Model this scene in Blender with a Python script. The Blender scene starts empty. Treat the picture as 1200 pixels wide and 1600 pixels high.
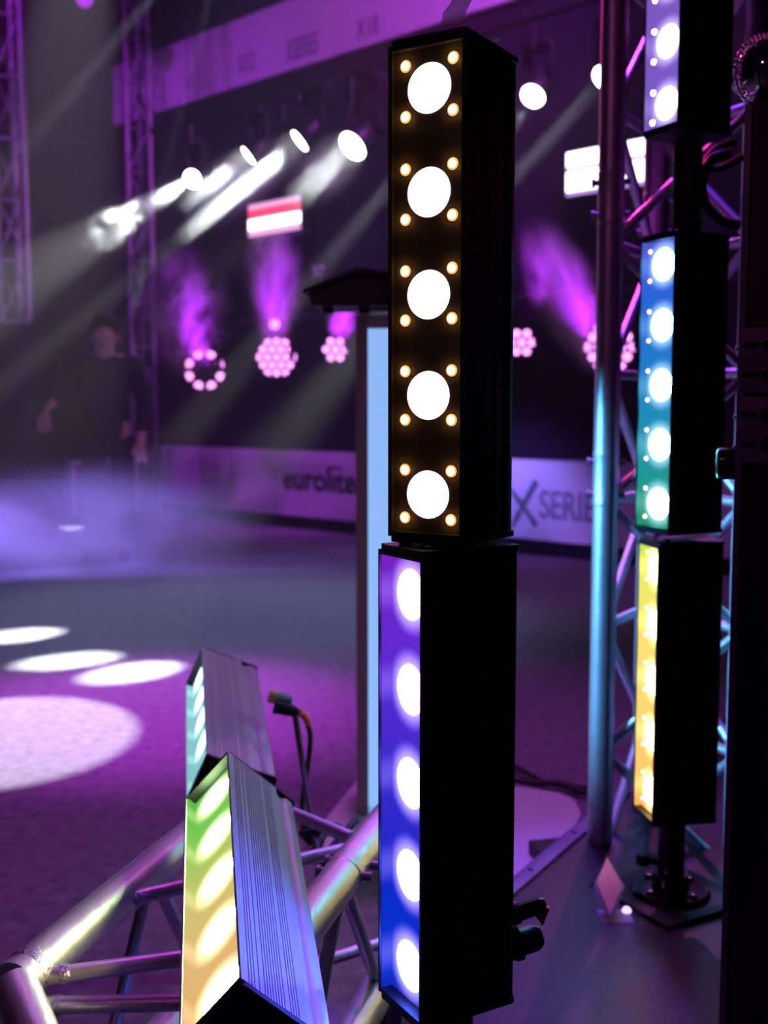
import bpy, bmesh, math, random
from mathutils import Vector, Matrix, Euler, noise
random.seed(7)
SC = bpy.context.scene
COL = SC.collection
PI = math.pi

# ------------------------------------------------------------------ camera
F_PX, HOR, EYE = 1750.0, 640.0, 0.98
PITCH = math.atan((800 - HOR) / F_PX)
cam_data = bpy.data.cameras.new('camera')
cam = bpy.data.objects.new('camera', cam_data); COL.objects.link(cam)
cam.location = (0, 0, EYE)
cam.rotation_euler = (PI / 2 - PITCH, 0, 0)
cam_data.sensor_fit = 'VERTICAL'
cam_data.sensor_height = 36.0
cam_data.lens = F_PX / 1600 * 36.0
cam_data.clip_start = 0.02
cam_data.dof.use_dof = True
cam_data.dof.focus_distance = 1.12
cam_data.dof.aperture_fstop = 5.2
cam_data.dof.aperture_blades = 9
SC.camera = cam

# ------------------------------------------------------------------ world, exposure
world = bpy.data.worlds.new('world'); SC.world = world
world.use_nodes = True
world.node_tree.nodes['Background'].inputs[0].default_value = (0.35, 0.12, 0.6, 1)
world.node_tree.nodes['Background'].inputs[1].default_value = 0.006
SC.view_settings.view_transform = 'Standard'
SC.view_settings.look = 'None'
SC.view_settings.exposure = 0.0
SC.view_settings.gamma = 1.0
SC.view_settings.use_curve_mapping = False

# ------------------------------------------------------------------ pixel helpers (direction only; depth from what things stand on)
CP, SP = math.cos(PITCH), math.sin(PITCH)
def ray(px, py):
    u = (px - 600) / F_PX; v = (800 - py) / F_PX
    return Vector((u, CP + SP * v, -SP + CP * v))
def P(px, py, y):
    d = ray(px, py); return Vector((0, 0, EYE)) + d * (y / d.y)
def G(px, py, z=0.0):
    d = ray(px, py); return Vector((0, 0, EYE)) + d * ((z - EYE) / d.z)
WA, WB = G(345, 795, 0.10), G(920, 852, 0.10)
WD = (WB - WA); WD.z = 0; WD.normalize()              # along the backdrop, to the right and nearer
WN = Vector((WD.y, -WD.x, 0))                          # towards the camera side
if WN.y > 0: WN = -WN
def onwall(px, py, off=0.0):
    d = ray(px, py); o = Vector((0, 0, EYE))
    p0 = WA + WN * off
    t = (p0 - o).dot(WN) / d.dot(WN)
    return o + d * t
WANG = math.atan2(WD.y, WD.x)

# ------------------------------------------------------------------ rig lights (lamps hung in the rig above the frame) and two added fill spots
def aim(o, target):
    o.rotation_euler = (Vector(target) - o.location).to_track_quat('-Z', 'Y').to_euler()
def spot(name, loc, target, power, color, deg, blend=0.3, radius=0.05):
    l = bpy.data.lights.new(name, 'SPOT')
    l.energy = power; l.color = color; l.spot_size = math.radians(deg); l.spot_blend = blend
    l.shadow_soft_size = radius
    o = bpy.data.objects.new(name, l); COL.objects.link(o)
    o.location = loc; aim(o, target)
    return o
VIOLET = (0.52, 0.10, 1.0)
MAGENTA = (0.70, 0.07, 1.0)
COOL = (0.72, 0.80, 1.0)
# purple wash on the backdrop and its two fascia boards
spot('wash_lamp', (1.5, 4.0, 4.8), onwall(440, 400), 1500, (0.52, 0.07, 0.80), 42, 0.35, 0.12)
spot('wash_lamp', (2.6, 2.4, 5.0), onwall(860, 560), 420, (0.55, 0.12, 0.8), 60, 0.8, 0.15)
spot('violet_lamp', (-4.8, 6.2, 5.4), (-3.0, 8.8, 3.2), 520, (0.42, 0.03, 0.85), 62, 0.9, 0.1)
spot('violet_lamp', (3.2, 4.6, 5.2), onwall(900, 300), 260, (0.30, 0.02, 0.85), 50, 0.9, 0.1)
# purple pool on the carpet around the large white pool
spot('floor_wash_lamp', (-2.0, 5.2, 5.4), G(230, 1105), 2300, MAGENTA, 18, 0.9, 0.08)
spot('floor_wash_lamp', (-0.5, 3.6, 5.4), G(330, 1230), 460, (0.58, 0.07, 0.80), 46, 0.9, 0.1)
# cool light on the carpet in front of the backdrop
spot('floor_cool_lamp', (-0.3, 6.4, 5.2), G(330, 960), 700, (0.38, 0.46, 0.95), 40, 0.9, 0.1)
# large white pool at the left
spot('pool_lamp', (-1.5, 6.4, 4.8), G(0, 1150), 4200, (0.95, 0.9, 1.0), 8.2, 0.05, 0.03)
# magenta back light that rims the right-hand tower
spot('rim_lamp', (-0.5, 5.0, 3.6), (0.45, 2.2, 1.4), 600, (1.0, 0.04, 0.42), 22, 0.7, 0.05)
spot('rim_lamp', (1.6, 6.0, 3.0), (0.6, 2.2, 1.3), 70, (0.8, 0.12, 0.8), 36, 0.7, 0.05)
spot('cyan_fill', (-1.8, 1.75, 1.35), (0.44, 2.2, 0.62), 700, (0.10, 0.45, 1.0), 20, 0.8, 0.04)  # added cyan fill, unseen left of frame, brightens the tall truss
spot('stage_lamp', (0.3, 4.4, 4.6), (0.55, 1.75, 0.1), 900, (0.17, 0.04, 0.95), 19, 0.8, 0.08)
spot('fill_lamp', (-1.6, -1.2, 2.8), (0.5, 1.7, 1.0), 15, (0.8, 0.16, 0.6), 50, 0.8, 0.1)  # added magenta fill behind the camera, lifts the dark cabinet panels

# ------------------------------------------------------------------ materials
def mat(name, color, rough=0.5, metal=0.0, spec=0.5, bump=0.0, bscale=60.0, vary=0.0, vscale=8.0, coat=0.0, emit=None, emit_s=0.0):
    m = bpy.data.materials.new(name); m.use_nodes = True
    nt = m.node_tree; b = nt.nodes['Principled BSDF']
    b.inputs['Base Color'].default_value = (*color, 1)
    b.inputs['Roughness'].default_value = rough
    b.inputs['Metallic'].default_value = metal
    b.inputs['Specular IOR Level'].default_value = spec
    b.inputs['Coat Weight'].default_value = coat
    if emit:
        b.inputs['Emission Color'].default_value = (*emit, 1); b.inputs['Emission Strength'].default_value = emit_s
    if bump or vary:
        tc = nt.nodes.new('ShaderNodeTexCoord')
    if bump:
        n = nt.nodes.new('ShaderNodeTexNoise'); n.inputs['Scale'].default_value = bscale; n.inputs['Detail'].default_value = 4
        bp = nt.nodes.new('ShaderNodeBump'); bp.inputs['Strength'].default_value = bump; bp.inputs['Distance'].default_value = 0.01
        nt.links.new(tc.outputs['Object'], n.inputs['Vector']); nt.links.new(n.outputs['Fac'], bp.inputs['Height'])
        nt.links.new(bp.outputs['Normal'], b.inputs['Normal'])
    if vary:
        n2 = nt.nodes.new('ShaderNodeTexNoise'); n2.inputs['Scale'].default_value = vscale; n2.inputs['Detail'].default_value = 5
        r = nt.nodes.new('ShaderNodeValToRGB')
        r.color_ramp.elements[0].position = 0.3; r.color_ramp.elements[1].position = 0.7
        r.color_ramp.elements[0].color = (*[c * (1 - vary) for c in color], 1)
        r.color_ramp.elements[1].color = (*[min(1, c * (1 + vary)) for c in color], 1)
        nt.links.new(tc.outputs['Object'], n2.inputs['Vector']); nt.links.new(n2.outputs['Fac'], r.inputs['Fac'])
        nt.links.new(r.outputs['Color'], b.inputs['Base Color'])
    return m
def emis(name, color, s):
    m = bpy.data.materials.new(name); m.use_nodes = True
    nt = m.node_tree; nt.nodes.clear()
    e = nt.nodes.new('ShaderNodeEmission'); o = nt.nodes.new('ShaderNodeOutputMaterial')
    e.inputs[0].default_value = (*color, 1); e.inputs[1].default_value = s
    nt.links.new(e.outputs[0], o.inputs[0])
    return m
M = {}
M['carpet'] = mat('carpet', (0.27, 0.26, 0.29), 0.95, bump=0.6, bscale=260, vary=0.25, vscale=30, spec=0.1)
M['backdrop'] = mat('backdrop_cloth', (0.012, 0.007, 0.018), 0.9, bump=0.2, bscale=20, spec=0.1)
M['hall'] = mat('hall_dark', (0.035, 0.025, 0.045), 0.9, vary=0.2)
M['banner'] = mat('banner_vinyl', (0.62, 0.55, 0.66), 0.6, spec=0.2, vary=0.05, vscale=2)
M['print'] = mat('banner_print', (0.012, 0.01, 0.02), 0.6)
M['print_soft'] = mat('banner_print_grey', (0.20, 0.13, 0.24), 0.7)
M['print_petrol'] = mat('banner_print_petrol', (0.03, 0.10, 0.12), 0.6)
M['alu'] = mat('truss_aluminium', (0.74, 0.74, 0.76), 0.44, 0.9, bump=0.08, bscale=90, vary=0.12, vscale=14)
M['alu_dark'] = mat('truss_aluminium_dull', (0.28, 0.28, 0.30), 0.5, 0.9, vary=0.2)
M['weld'] = mat('weld_bead', (0.6, 0.6, 0.62), 0.4, 1.0, bump=0.35, bscale=200)
M['anod'] = mat('anodised_housing', (0.48, 0.49, 0.52), 0.42, 0.35, bump=0.05, bscale=300)
M['black_anod'] = mat('black_housing', (0.018, 0.017, 0.018), 0.42, 0.2, spec=0.35, bump=0.04, bscale=300)
M['black'] = mat('black_plastic', (0.010, 0.010, 0.011), 0.45, spec=0.3)
M['black_gloss'] = mat('black_gloss', (0.012, 0.010, 0.010), 0.16, spec=0.5)
M['black_mirror'] = mat('black_mirror', (0.03, 0.025, 0.022), 0.08, 0.6, spec=0.8)
M['rubber'] = mat('cable_rubber', (0.030, 0.028, 0.022), 0.55)
M['platform'] = mat('platform_deck', (0.022, 0.020, 0.027), 0.38, spec=0.4, bump=0.15, bscale=180, vary=0.2, vscale=10)
M['trim'] = mat('edge_trim', (0.16, 0.15, 0.19), 0.5, 0.6, vary=0.15)
M['white'] = mat('white_board', (0.75, 0.73, 0.76), 0.5)
M['greycol'] = mat('lectern_grey', (0.62, 0.52, 0.52), 0.5, vary=0.05)
M['lect_top'] = mat('lectern_desk_dark', (0.05, 0.028, 0.028), 0.4, vary=0.15)
M['acrylic'] = mat('lit_acrylic', (0.4, 0.6, 0.8), 0.3, emit=(0.27, 0.50, 0.93), emit_s=0.92)
M['chrome'] = mat('chrome', (0.85, 0.85, 0.88), 0.06, 1.0)
M['brass'] = mat('plug_gold', (0.75, 0.62, 0.25), 0.4, 0.4)
M['tealplug'] = mat('plug_teal', (0.22, 0.36, 0.36), 0.5)
M['red'] = mat('red_tab', (0.75, 0.05, 0.03), 0.45)
M['orange'] = mat('orange_sleeve', (0.95, 0.20, 0.06), 0.45)
M['blueplug'] = mat('blue_plug', (0.03, 0.04, 0.16), 0.4)
M['pinkcard'] = mat('pink_card', (0.85, 0.36, 0.48), 0.6, vary=0.08, vscale=40)
M['panelgrey'] = mat('rack_panel_grey', (0.22, 0.15, 0.22), 0.55, 0.3)
M['skin'] = mat('skin', (0.62, 0.34, 0.28), 0.55)
M['cloth'] = mat('dark_clothing', (0.012, 0.011, 0.014), 0.9, bump=0.2, bscale=80)
M['hair'] = mat('dark_hair', (0.02, 0.014, 0.012), 0.6)
M['warm_led'] = emis('warm_led', (1.0, 0.56, 0.16), 38)
M['warm_glow'] = emis('warm_led_glow', (1.0, 0.46, 0.07), 1.1)  # orange bloom round the LED, put into an emissive ring
M['pink_led'] = emis('pink_led', (1.0, 0.62, 0.75), 3.0)
M['head_lens'] = emis('head_lens', (0.97, 1.0, 0.93), 14)
M['par_led'] = emis('par_led', (1.0, 0.30, 1.0), 2.6)
M['strobe_white'] = emis('strobe_white', (0.93, 0.86, 1.0), 4.0)
M['strobe_red'] = emis('strobe_red', (1.0, 0.06, 0.16), 1.2)
M['strobe_pink'] = emis('strobe_pink', (1.0, 0.45, 0.80), 1.1)
M['strobe_violet'] = emis('strobe_violet', (0.65, 0.35, 1.0), 1.0)

def film_mat():
    m = bpy.data.materials.new('clear_film'); m.use_nodes = True
    nt = m.node_tree; b = nt.nodes['Principled BSDF']
    b.inputs['Base Color'].default_value = (0.8, 0.75, 0.9, 1); b.inputs['Roughness'].default_value = 0.22
    t = nt.nodes.new('ShaderNodeBsdfTransparent'); mx = nt.nodes.new('ShaderNodeMixShader'); mx.inputs[0].default_value = 0.6
    tl = nt.nodes.new('ShaderNodeBsdfTranslucent'); tl.inputs[0].default_value = (0.85, 0.8, 0.9, 1); m2 = nt.nodes.new('ShaderNodeMixShader'); m2.inputs[0].default_value = 0.6
    nt.links.new(b.outputs[0], m2.inputs[1]); nt.links.new(tl.outputs[0], m2.inputs[2])
    nt.links.new(t.outputs[0], mx.inputs[1]); nt.links.new(m2.outputs[0], mx.inputs[2])
    nt.links.new(mx.outputs[0], nt.nodes['Material Output'].inputs[0])
    return m
M['film'] = film_mat()

def diffuser_mat(name, stops, base, halo, halo_white):
    """Lit frosted cover: colour runs along the bar, brighter round each lens (5 lenses, 0.1 m apart)."""
    m = bpy.data.materials.new(name); m.use_nodes = True
    nt = m.node_tree; nt.nodes.clear(); N = nt.nodes.new; Lk = nt.links.new
    tc = N('ShaderNodeTexCoord'); sx = N('ShaderNodeSeparateXYZ'); Lk(tc.outputs['Object'], sx.inputs[0])
    mr = N('ShaderNodeMapRange'); mr.inputs[1].default_value = 0.25; mr.inputs[2].default_value = -0.25; Lk(sx.outputs['Z'], mr.inputs[0])
    cr = N('ShaderNodeValToRGB'); el = cr.color_ramp.elements
    while len(el) < len(stops): el.new(0.5)
    for e, (p, c) in zip(el, stops): e.position = p; e.color = (*c, 1)
    Lk(mr.outputs[0], cr.inputs[0])
    w = N('ShaderNodeMath'); w.operation = 'WRAP'; w.inputs[1].default_value = 0.05; w.inputs[2].default_value = -0.05; Lk(sx.outputs['Z'], w.inputs[0])
    cv = N('ShaderNodeCombineXYZ'); Lk(sx.outputs['X'], cv.inputs[0]); Lk(w.outputs[0], cv.inputs[1])
    ln = N('ShaderNodeVectorMath'); ln.operation = 'LENGTH'; Lk(cv.outputs[0], ln.inputs[0])
    hr = N('ShaderNodeMapRange'); hr.interpolation_type = 'SMOOTHSTEP'
    hr.inputs[1].default_value = 0.047; hr.inputs[2].default_value = 0.022; Lk(ln.outputs['Value'], hr.inputs[0])
    mix = N('ShaderNodeMix'); mix.data_type = 'RGBA'; mix.inputs['B'].default_value = (*halo_white, 1)
    hm = N('ShaderNodeMath'); hm.operation = 'MULTIPLY'; hm.inputs[1].default_value = 0.7; Lk(hr.outputs[0], hm.inputs[0])
    Lk(hm.outputs[0], mix.inputs['Factor']); Lk(cr.outputs[0], mix.inputs['A'])
    st = N('ShaderNodeMath'); st.operation = 'MULTIPLY_ADD'; st.inputs[1].default_value = halo; st.inputs[2].default_value = base; Lk(hr.outputs[0], st.inputs[0])
    e = N('ShaderNodeEmission'); Lk(mix.outputs['Result'], e.inputs[0]); Lk(st.outputs[0], e.inputs[1])
    o = N('ShaderNodeOutputMaterial'); Lk(e.outputs[0], o.inputs[0])
    return m

# ------------------------------------------------------------------ mesh helpers
def new_bm(): return bmesh.new()
def mesh_of(bm, name, smooth=True, angle=40):
    bmesh.ops.recalc_face_normals(bm, faces=bm.faces[:])
    me = bpy.data.meshes.new(name)
    if smooth:
        for f in bm.faces: f.smooth = True
        lim = math.radians(angle)
        for e in bm.edges:
            if len(e.link_faces) == 2 and e.calc_face_angle(0) > lim: e.smooth = False
    bm.to_mesh(me); bm.free()
    return me
def link_mesh(name, me, m, parent=None):
    o = bpy.data.objects.new(name, me); COL.objects.link(o)
    if m is not None and not me.materials: me.materials.append(m)
    if parent is not None: o.parent = parent
    return o
def obj(name, bm, m, parent=None, smooth=True, angle=40):
    return link_mesh(name, mesh_of(bm, name, smooth, angle), m, parent)
def thing(name, label, cat, loc=(0, 0, 0), rot=(0, 0, 0), group=None):
    o = bpy.data.objects.new(name, None); COL.objects.link(o)
    o.location = loc; o.rotation_euler = rot; o.empty_display_size = 0.1
    o['label'] = label; o['category'] = cat
    if group: o['group'] = group
    return o
def tag(o, label, cat, group=None):
    o['label'] = label; o['category'] = cat
    if group: o['group'] = group
    return o
def struct(o): o['kind'] = 'structure'; return o
def recenter(o, base):
    """move the origin of a one-mesh thing to its base"""
    o.data.transform(Matrix.Translation(-Vector(base))); o.location = base
    return o

def box(bm, c, s, rot=None, bevel=0.0):
    r = bmesh.ops.create_cube(bm, size=1.0)
    vs = r['verts']
    bmesh.ops.scale(bm, vec=s, verts=vs)
    if bevel:
        es = list({e for v in vs for e in v.link_edges})
        rb = bmesh.ops.bevel(bm, geom=es, offset=bevel, segments=2, profile=0.5, affect='EDGES')
        vs = list({v for f in rb['faces'] for v in f.verts} | {v for v in vs if v.is_valid})
    if rot is not None: bmesh.ops.rotate(bm, cent=(0, 0, 0), matrix=rot, verts=vs)
    bmesh.ops.translate(bm, vec=c, verts=vs)
    return vs
def ring_tube(bm, pts, rads, segs=14, cap=True):
    pts = [Vector(p) for p in pts]; n = len(pts)
    if not isinstance(rads, (list, tuple)): rads = [rads] * n
    rings = []; up = None
    for i in range(n):
        t = (pts[min(i + 1, n - 1)] - pts[max(i - 1, 0)])
        if t.length < 1e-9: t = Vector((0, 0, 1))
        t.normalize()
        if up is None:
            up = t.orthogonal().normalized()
        else:
            up = (up - t * up.dot(t))
            up = up.normalized() if up.length > 1e-6 else t.orthogonal().normalized()
        sd = t.cross(up)
        rings.append([bm.verts.new(pts[i] + (up * math.cos(a) + sd * math.sin(a)) * rads[i]) for a in (2 * PI * k / segs for k in range(segs))])
    for a, b in zip(rings, rings[1:]):
        for k in range(segs):
            bm.faces.new((a[k], a[(k + 1) % segs], b[(k + 1) % segs], b[k]))
    if cap:
        bm.faces.new(rings[0][::-1]); bm.faces.new(rings[-1])
def tube(bm, a, b, r, segs=14): ring_tube(bm, [a, b], r, segs)
def lathe(bm, prof, segs=24, mtx=None):
    """prof: (radius, height) pairs about local Z"""
    rings = []
    for r, z in prof:
        if r < 1e-6: rings.append([bm.verts.new((0, 0, z))])
        else: rings.append([bm.verts.new((r * math.cos(2 * PI * k / segs), r * math.sin(2 * PI * k / segs), z)) for k in range(segs)])
    vs = [v for R in rings for v in R]
    for a, b in zip(rings, rings[1:]):
        for k in range(segs):
            k2 = (k + 1) % segs
            if len(a) == 1 and len(b) == 1: continue
            if len(a) == 1: bm.faces.new((a[0], b[k], b[k2]))
            elif len(b) == 1: bm.faces.new((a[k], a[k2], b[0]))
            else: bm.faces.new((a[k], a[k2], b[k2], b[k]))
    for R, end in ((rings[0], 0), (rings[-1], 1)):
        if len(R) > 1: bm.faces.new(R if end else R[::-1])
    if mtx is not None: bmesh.ops.transform(bm, matrix=mtx, verts=vs)
    return vs
def prism(bm, poly, z0, z1):
    """poly in XY, extruded along Z"""
    a = [bm.verts.new((x, y, z0)) for x, y in poly]; b = [bm.verts.new((x, y, z1)) for x, y in poly]
    n = len(poly)
    for i in range(n): bm.faces.new((a[i], a[(i + 1) % n], b[(i + 1) % n], b[i]))
    bm.faces.new(a[::-1]); bm.faces.new(b)
    return a + b
def spline(pts, n=8):
    pts = [Vector(p) for p in pts]; out = []
    q = [pts[0] * 2 - pts[1]] + pts + [pts[-1] * 2 - pts[-2]]
    for i in range(1, len(q) - 2):
        for k in range(n):
            t = k / n; a, b, c, d = q[i - 1], q[i], q[i + 1], q[i + 2]
            out.append(0.5 * ((2 * b) + (c - a) * t + (2 * a - 5 * b + 4 * c - d) * t * t + (3 * b - a - 3 * c + d) * t ** 3))
    out.append(pts[-1]); return out
def align_z(d):
    return Vector(d).normalized().to_track_quat('Z', 'Y').to_matrix().to_4x4()

# ------------------------------------------------------------------ the place: carpet, backdrop, hall, platform
bm = new_bm(); box(bm, (0, 7, -0.05), (22, 22, 0.1)); struct(obj('floor', bm, M['carpet'], smooth=False))
wl = onwall(250, 700); wr = onwall(1330, 700)
wl.z = wr.z = 0
def wallbox(name, p0, p1, z0, z1, off, th, m, parent=None):
    c = (p0 + p1) / 2 + WN * (off - th / 2)
    bm = new_bm(); box(bm, (c.x, c.y, (z0 + z1) / 2), ((p1 - p0).length, th, z1 - z0), Matrix.Rotation(WANG, 3, 'Z'))
    return obj(name, bm, m, parent, smooth=False)
struct(wallbox('wall_backdrop', wl, wr, 0.0, 4.4, 0.0, 0.10, M['backdrop']))
for nm, c, s in (('wall_back', (0, 15.5, 3.5), (22, 0.1, 7)), ('wall_left', (-7.5, 7, 3.5), (0.1, 17, 7)), ('wall_right', (7.5, 7, 3.5), (0.1, 17, 7)), ('ceiling', (0, 7, 7.05), (22, 22, 0.1))):
    bm = new_bm(); box(bm, c, s); struct(obj(nm, bm, M['hall'], smooth=False))
PZ = 0.108
e1, e2 = G(815, 1392, PZ), G(985, 1243, PZ)
ed = (e2 - e1); ed.z = 0; ed.normalize(); en = Vector((ed.y, -ed.x, 0))     # en points to the platform side
pa, pb = e1 - ed * 0.42, e1 + ed * 1.35
bm = new_bm()
prism(bm, [(pa.x, pa.y), (-0.06, 0.6), (-0.06, -1.2), (4.0, -1.2), (4.0, pb.y), (pb.x, pb.y)][::-1], 0.0, PZ)
plat = struct(obj('floor_platform', bm, M['platform'], smooth=False))
bm = new_bm()
c = (pa + pb) / 2 - en * 0.018
box(bm, (c.x, c.y, PZ / 2 + 0.004), (0.034, (pb - pa).length, PZ + 0.006), Matrix.Rotation(math.atan2(ed.y, ed.x) - PI / 2, 3, 'Z'), 0.003)
tr = struct(obj('trim_1', bm, M['trim']))
for k in range(5):
    q = e1 + ed * (0.08 + 0.22 * k) - en * 0.018; q.z = PZ + 0.0065
    bm = new_bm(); lathe(bm, [(0.006, 0), (0.006, 0.002), (0.003, 0.003)], 10, Matrix.Translation(q)); obj('screw', bm, M['black'], tr)

# ------------------------------------------------------------------ banners with lettering
def text_mesh(body, height, width=None, bold=0.0):
    cu = bpy.data.curves.new('lettering', 'FONT'); cu.body = body; cu.size = 1.0; cu.offset = bold; cu.extrude = 0.004
    o = bpy.data.objects.new('tmp', cu); COL.objects.link(o)
    dg = bpy.context.evaluated_depsgraph_get()
    me = bpy.data.meshes.new_from_object(o.evaluated_get(dg)); bpy.data.objects.remove(o); bpy.data.curves.remove(cu)
    xs = [v.co.x for v in me.vertices]; ys = [v.co.y for v in me.vertices]
    x0, x1, y0, y1 = min(xs), max(xs), min(ys), max(ys)
    s = height / (y1 - y0); sxx = s if width is None else width / (x1 - x0)
    for v in me.vertices: v.co = Vector(((v.co.x - x0) * sxx, (v.co.y - y0) * s, v.co.z))
    me.materials.clear()
    return me
def wall_text(body, pl, pr, height, m, parent, off, bold=0.0):
    """text from wall point pl to pr along the backdrop"""
    w = (pr - pl).dot(WD)
    me = text_mesh(body, height, w, bold); me.materials.append(m)
    o = bpy.data.objects.new('lettering', me); COL.objects.link(o)
    R = Matrix((WD, Vector((0, 0, 1)), WN)).transposed()
    o.matrix_world = Matrix.Translation(pl) @ R.to_4x4()
    o.parent = parent; o.matrix_parent_inverse = parent.matrix_world.inverted()
    return o
def wall_stroke(pts, w, m, parent):
    bm = new_bm()
    for a, b in zip(pts, pts[1:]):
        d = (b - a); L = d.length; d.normalize(); s = d.cross(WN).normalized() * w / 2
        q = [a - s, a + s, b + s * 0.55, b - s * 0.55]
        lo = [bm.verts.new(p) for p in q]; hi = [bm.verts.new(p + WN * 0.004) for p in q]
        bm.faces.new(hi); bm.faces.new(lo[::-1])
        for i in range(4): bm.faces.new((lo[i], lo[(i + 1) % 4], hi[(i + 1) % 4], hi[i]))
    return obj('lettering', bm, m, parent, smooth=False)

BT = onwall(600, 709).z; BB = onwall(600, 818).z
lower = wallbox('fascia_board', onwall(248, 700), wr, BB, BT, 0.06, 0.05, M['banner'])
tag(lower, 'long pale fascia board at the foot of the backdrop printed eurolite and X SERIES', 'sign')
o6 = 0.061
hgt = onwall(500, 735, o6).z - onwall(500, 772, o6).z
a_, b_ = onwall(443, 764, o6), onwall(556, 775, o6)
bz = onwall(500, 768, o6).z
a_.z = b_.z = bz
wall_text('eurolıte', a_, b_, hgt, M['print'], lower, o6, 0.02)
mac = [onwall(511, 738, o6), onwall(534, 740, o6)]; mac[0].z = mac[1].z = bz + hgt * 1.02
wall_stroke(mac, 0.022, M['print'], lower)
a_, b_ = onwall(843, 812, o6), onwall(948, 820, o6); a_.z = b_.z = onwall(890, 814, o6).z
wall_text('SERIES', a_, b_, onwall(890, 768, o6).z - onwall(890, 814, o6).z, M['print_soft'], lower, o6, 0.012)
wall_stroke([onwall(838, 752, o6), onwall(812, 800, o6), onwall(800, 824, o6)], 0.05, M['print_petrol'], lower)
wall_stroke([onwall(838, 822, o6), onwall(815, 788, o6), onwall(797, 764, o6)], 0.045, M['print_petrol'], lower)

UB = onwall(400, 131).z; UT = onwall(330, 52).z
upper = wallbox('fascia_board', onwall(239, 120), wr, UB, UT, 0.06, 0.05, M['banner'])
tag(upper, 'long pale fascia board along the top of the backdrop with faint grey lettering', 'sign')
for s, x0, x1, yb, yt in (('X12', 372, 398, 112, 84), ('XSERIES', 448, 497, 90, 56), ('X18', 558, 592, 56, 26), ('X7', 290, 304, 138, 118)):
    a_, b_ = onwall(x0, yb, o6), onwall(x1, yb, o6); a_.z = b_.z = onwall((x0 + x1) / 2, yb, o6).z
    wall_text(s, a_, b_, onwall((x0 + x1) / 2, yt, o6).z - a_.z, M['print_soft'], upper, o6)
# small sign letters on the backdrop beside the lectern
sg = bpy.data.objects.new('backdrop_sign', None)
bm = new_bm(); q = onwall(497, 425, 0.02)
box(bm, q, (0.20, 0.02, 0.22), Matrix.Rotation(WANG, 3, 'Z')); sg = obj('backdrop_sign', bm, M['backdrop'], smooth=False)
tag(sg, 'small dark plate lettered X7 on the backdrop above the lectern', 'sign')
a_, b_ = onwall(489, 433, 0.031), onwall(506, 433, 0.031); b_.z = a_.z
wall_text('X7', a_, b_, onwall(489, 416, 0.031).z - a_.z, M['banner'], sg, 0.031)

# ------------------------------------------------------------------ LED light bars
BW, BD, BL = 0.087, 0.125, 0.50
HW = BW / 2
def bar_profile():
    side = [(HW, 0.0)]
    gs = [0.009, 0.0125, 0.016, 0.022, 0.029, 0.0325, 0.036, 0.0395, 0.043, 0.0465, 0.050, 0.0535, 0.061, 0.0645, 0.068, 0.0715]
    for g in gs: side += [(HW, g), (HW - 0.0011, g + 0.0002), (HW - 0.0011, g + 0.0013), (HW, g + 0.0015)]
    side += [(HW, 0.084), (HW - 0.001, 0.0865), (HW - 0.006, 0.090), (HW - 0.006, 0.098), (HW - 0.003, 0.103), (HW - 0.002, 0.108), (HW - 0.003, 0.117), (HW - 0.007, 0.1225), (HW - 0.013, BD)]
    left = [(-x, y) for x, y in reversed(side)]
    front = [(-HW + 0.003, 0.0), (-HW + 0.003, 0.0165), (HW - 0.003, 0.0165), (HW - 0.003, 0.0)]
    return side + left + front
prof = bar_profile()
bm = new_bm(); prism(bm, prof, -BL / 2 + 0.006, BL / 2 - 0.006)
housing_me = {k: None for k in ('anod', 'black_anod')}
_h = mesh_of(bm, 'housing', True, 20)
for k in housing_me:
    housing_me[k] = _h.copy(); housing_me[k].materials.append(M[k])
def rr(w, y0, y1, r, n=4):
    out = []
    for cx, cy, a0 in ((w - r, y0 + r, -PI / 2), (w - r, y1 - r, 0), (-w + r, y1 - r, PI / 2), (-w + r, y0 + r, PI)):
        for k in range(n + 1):
            a = a0 + PI / 2 * k / n; out.append((cx + r * math.cos(a), cy + r * math.sin(a)))
    return out
bm = new_bm(); prism(bm, rr(HW - 0.0005, 0.001, BD - 0.002, 0.006), 0.0, 0.006); cap_me = mesh_of(bm, 'end_cap'); cap_me.materials.append(M['black'])
bm = new_bm(); lathe(bm, [(0.007, 0), (0.007, 0.003), (0.005, 0.0045), (0, 0.0045)], 14); knob_me = mesh_of(bm, 'cap_foot'); knob_me.materials.append(M['black'])
bm = new_bm(); box(bm, (0, 0.0078, 0), (BW - 0.0064, 0.0155, 0.004)); lip_me = mesh_of(bm, 'cover_lip', False); lip_me.materials.append(M['black'])
TO_FRONT = Matrix.Rotation(PI / 2, 4, 'X')          # local +Z of a lathe -> -Y (out of the face)
bm = new_bm(); lathe(bm, [(0.0255, 0), (0.0252, 0.0008), (0.019, 0.0022), (0.010, 0.003), (0, 0.0033)], 40, TO_FRONT); lens_base = mesh_of(bm, 'lens')
bm = new_bm(); lathe(bm, [(0.0262, 0), (0.0280, 0.0), (0.0280, 0.0012), (0.0258, 0.0012)], 40, TO_FRONT)
bm = new_bm(); lathe(bm, [(0.0043, 0), (0.0043, 0.0015), (0.003, 0.0036), (0, 0.0042)], 16, TO_FRONT); led_base = mesh_of(bm, 'led')
bm = new_bm(); lathe(bm, [(0.0062, 0.0), (0.0062, 0.0006), (0.0040, 0.0009), (0, 0.0009)], 16, TO_FRONT); glow_base = mesh_of(bm, 'led_glow')  # glowing ring that paints the bloom round an LED dot
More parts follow.
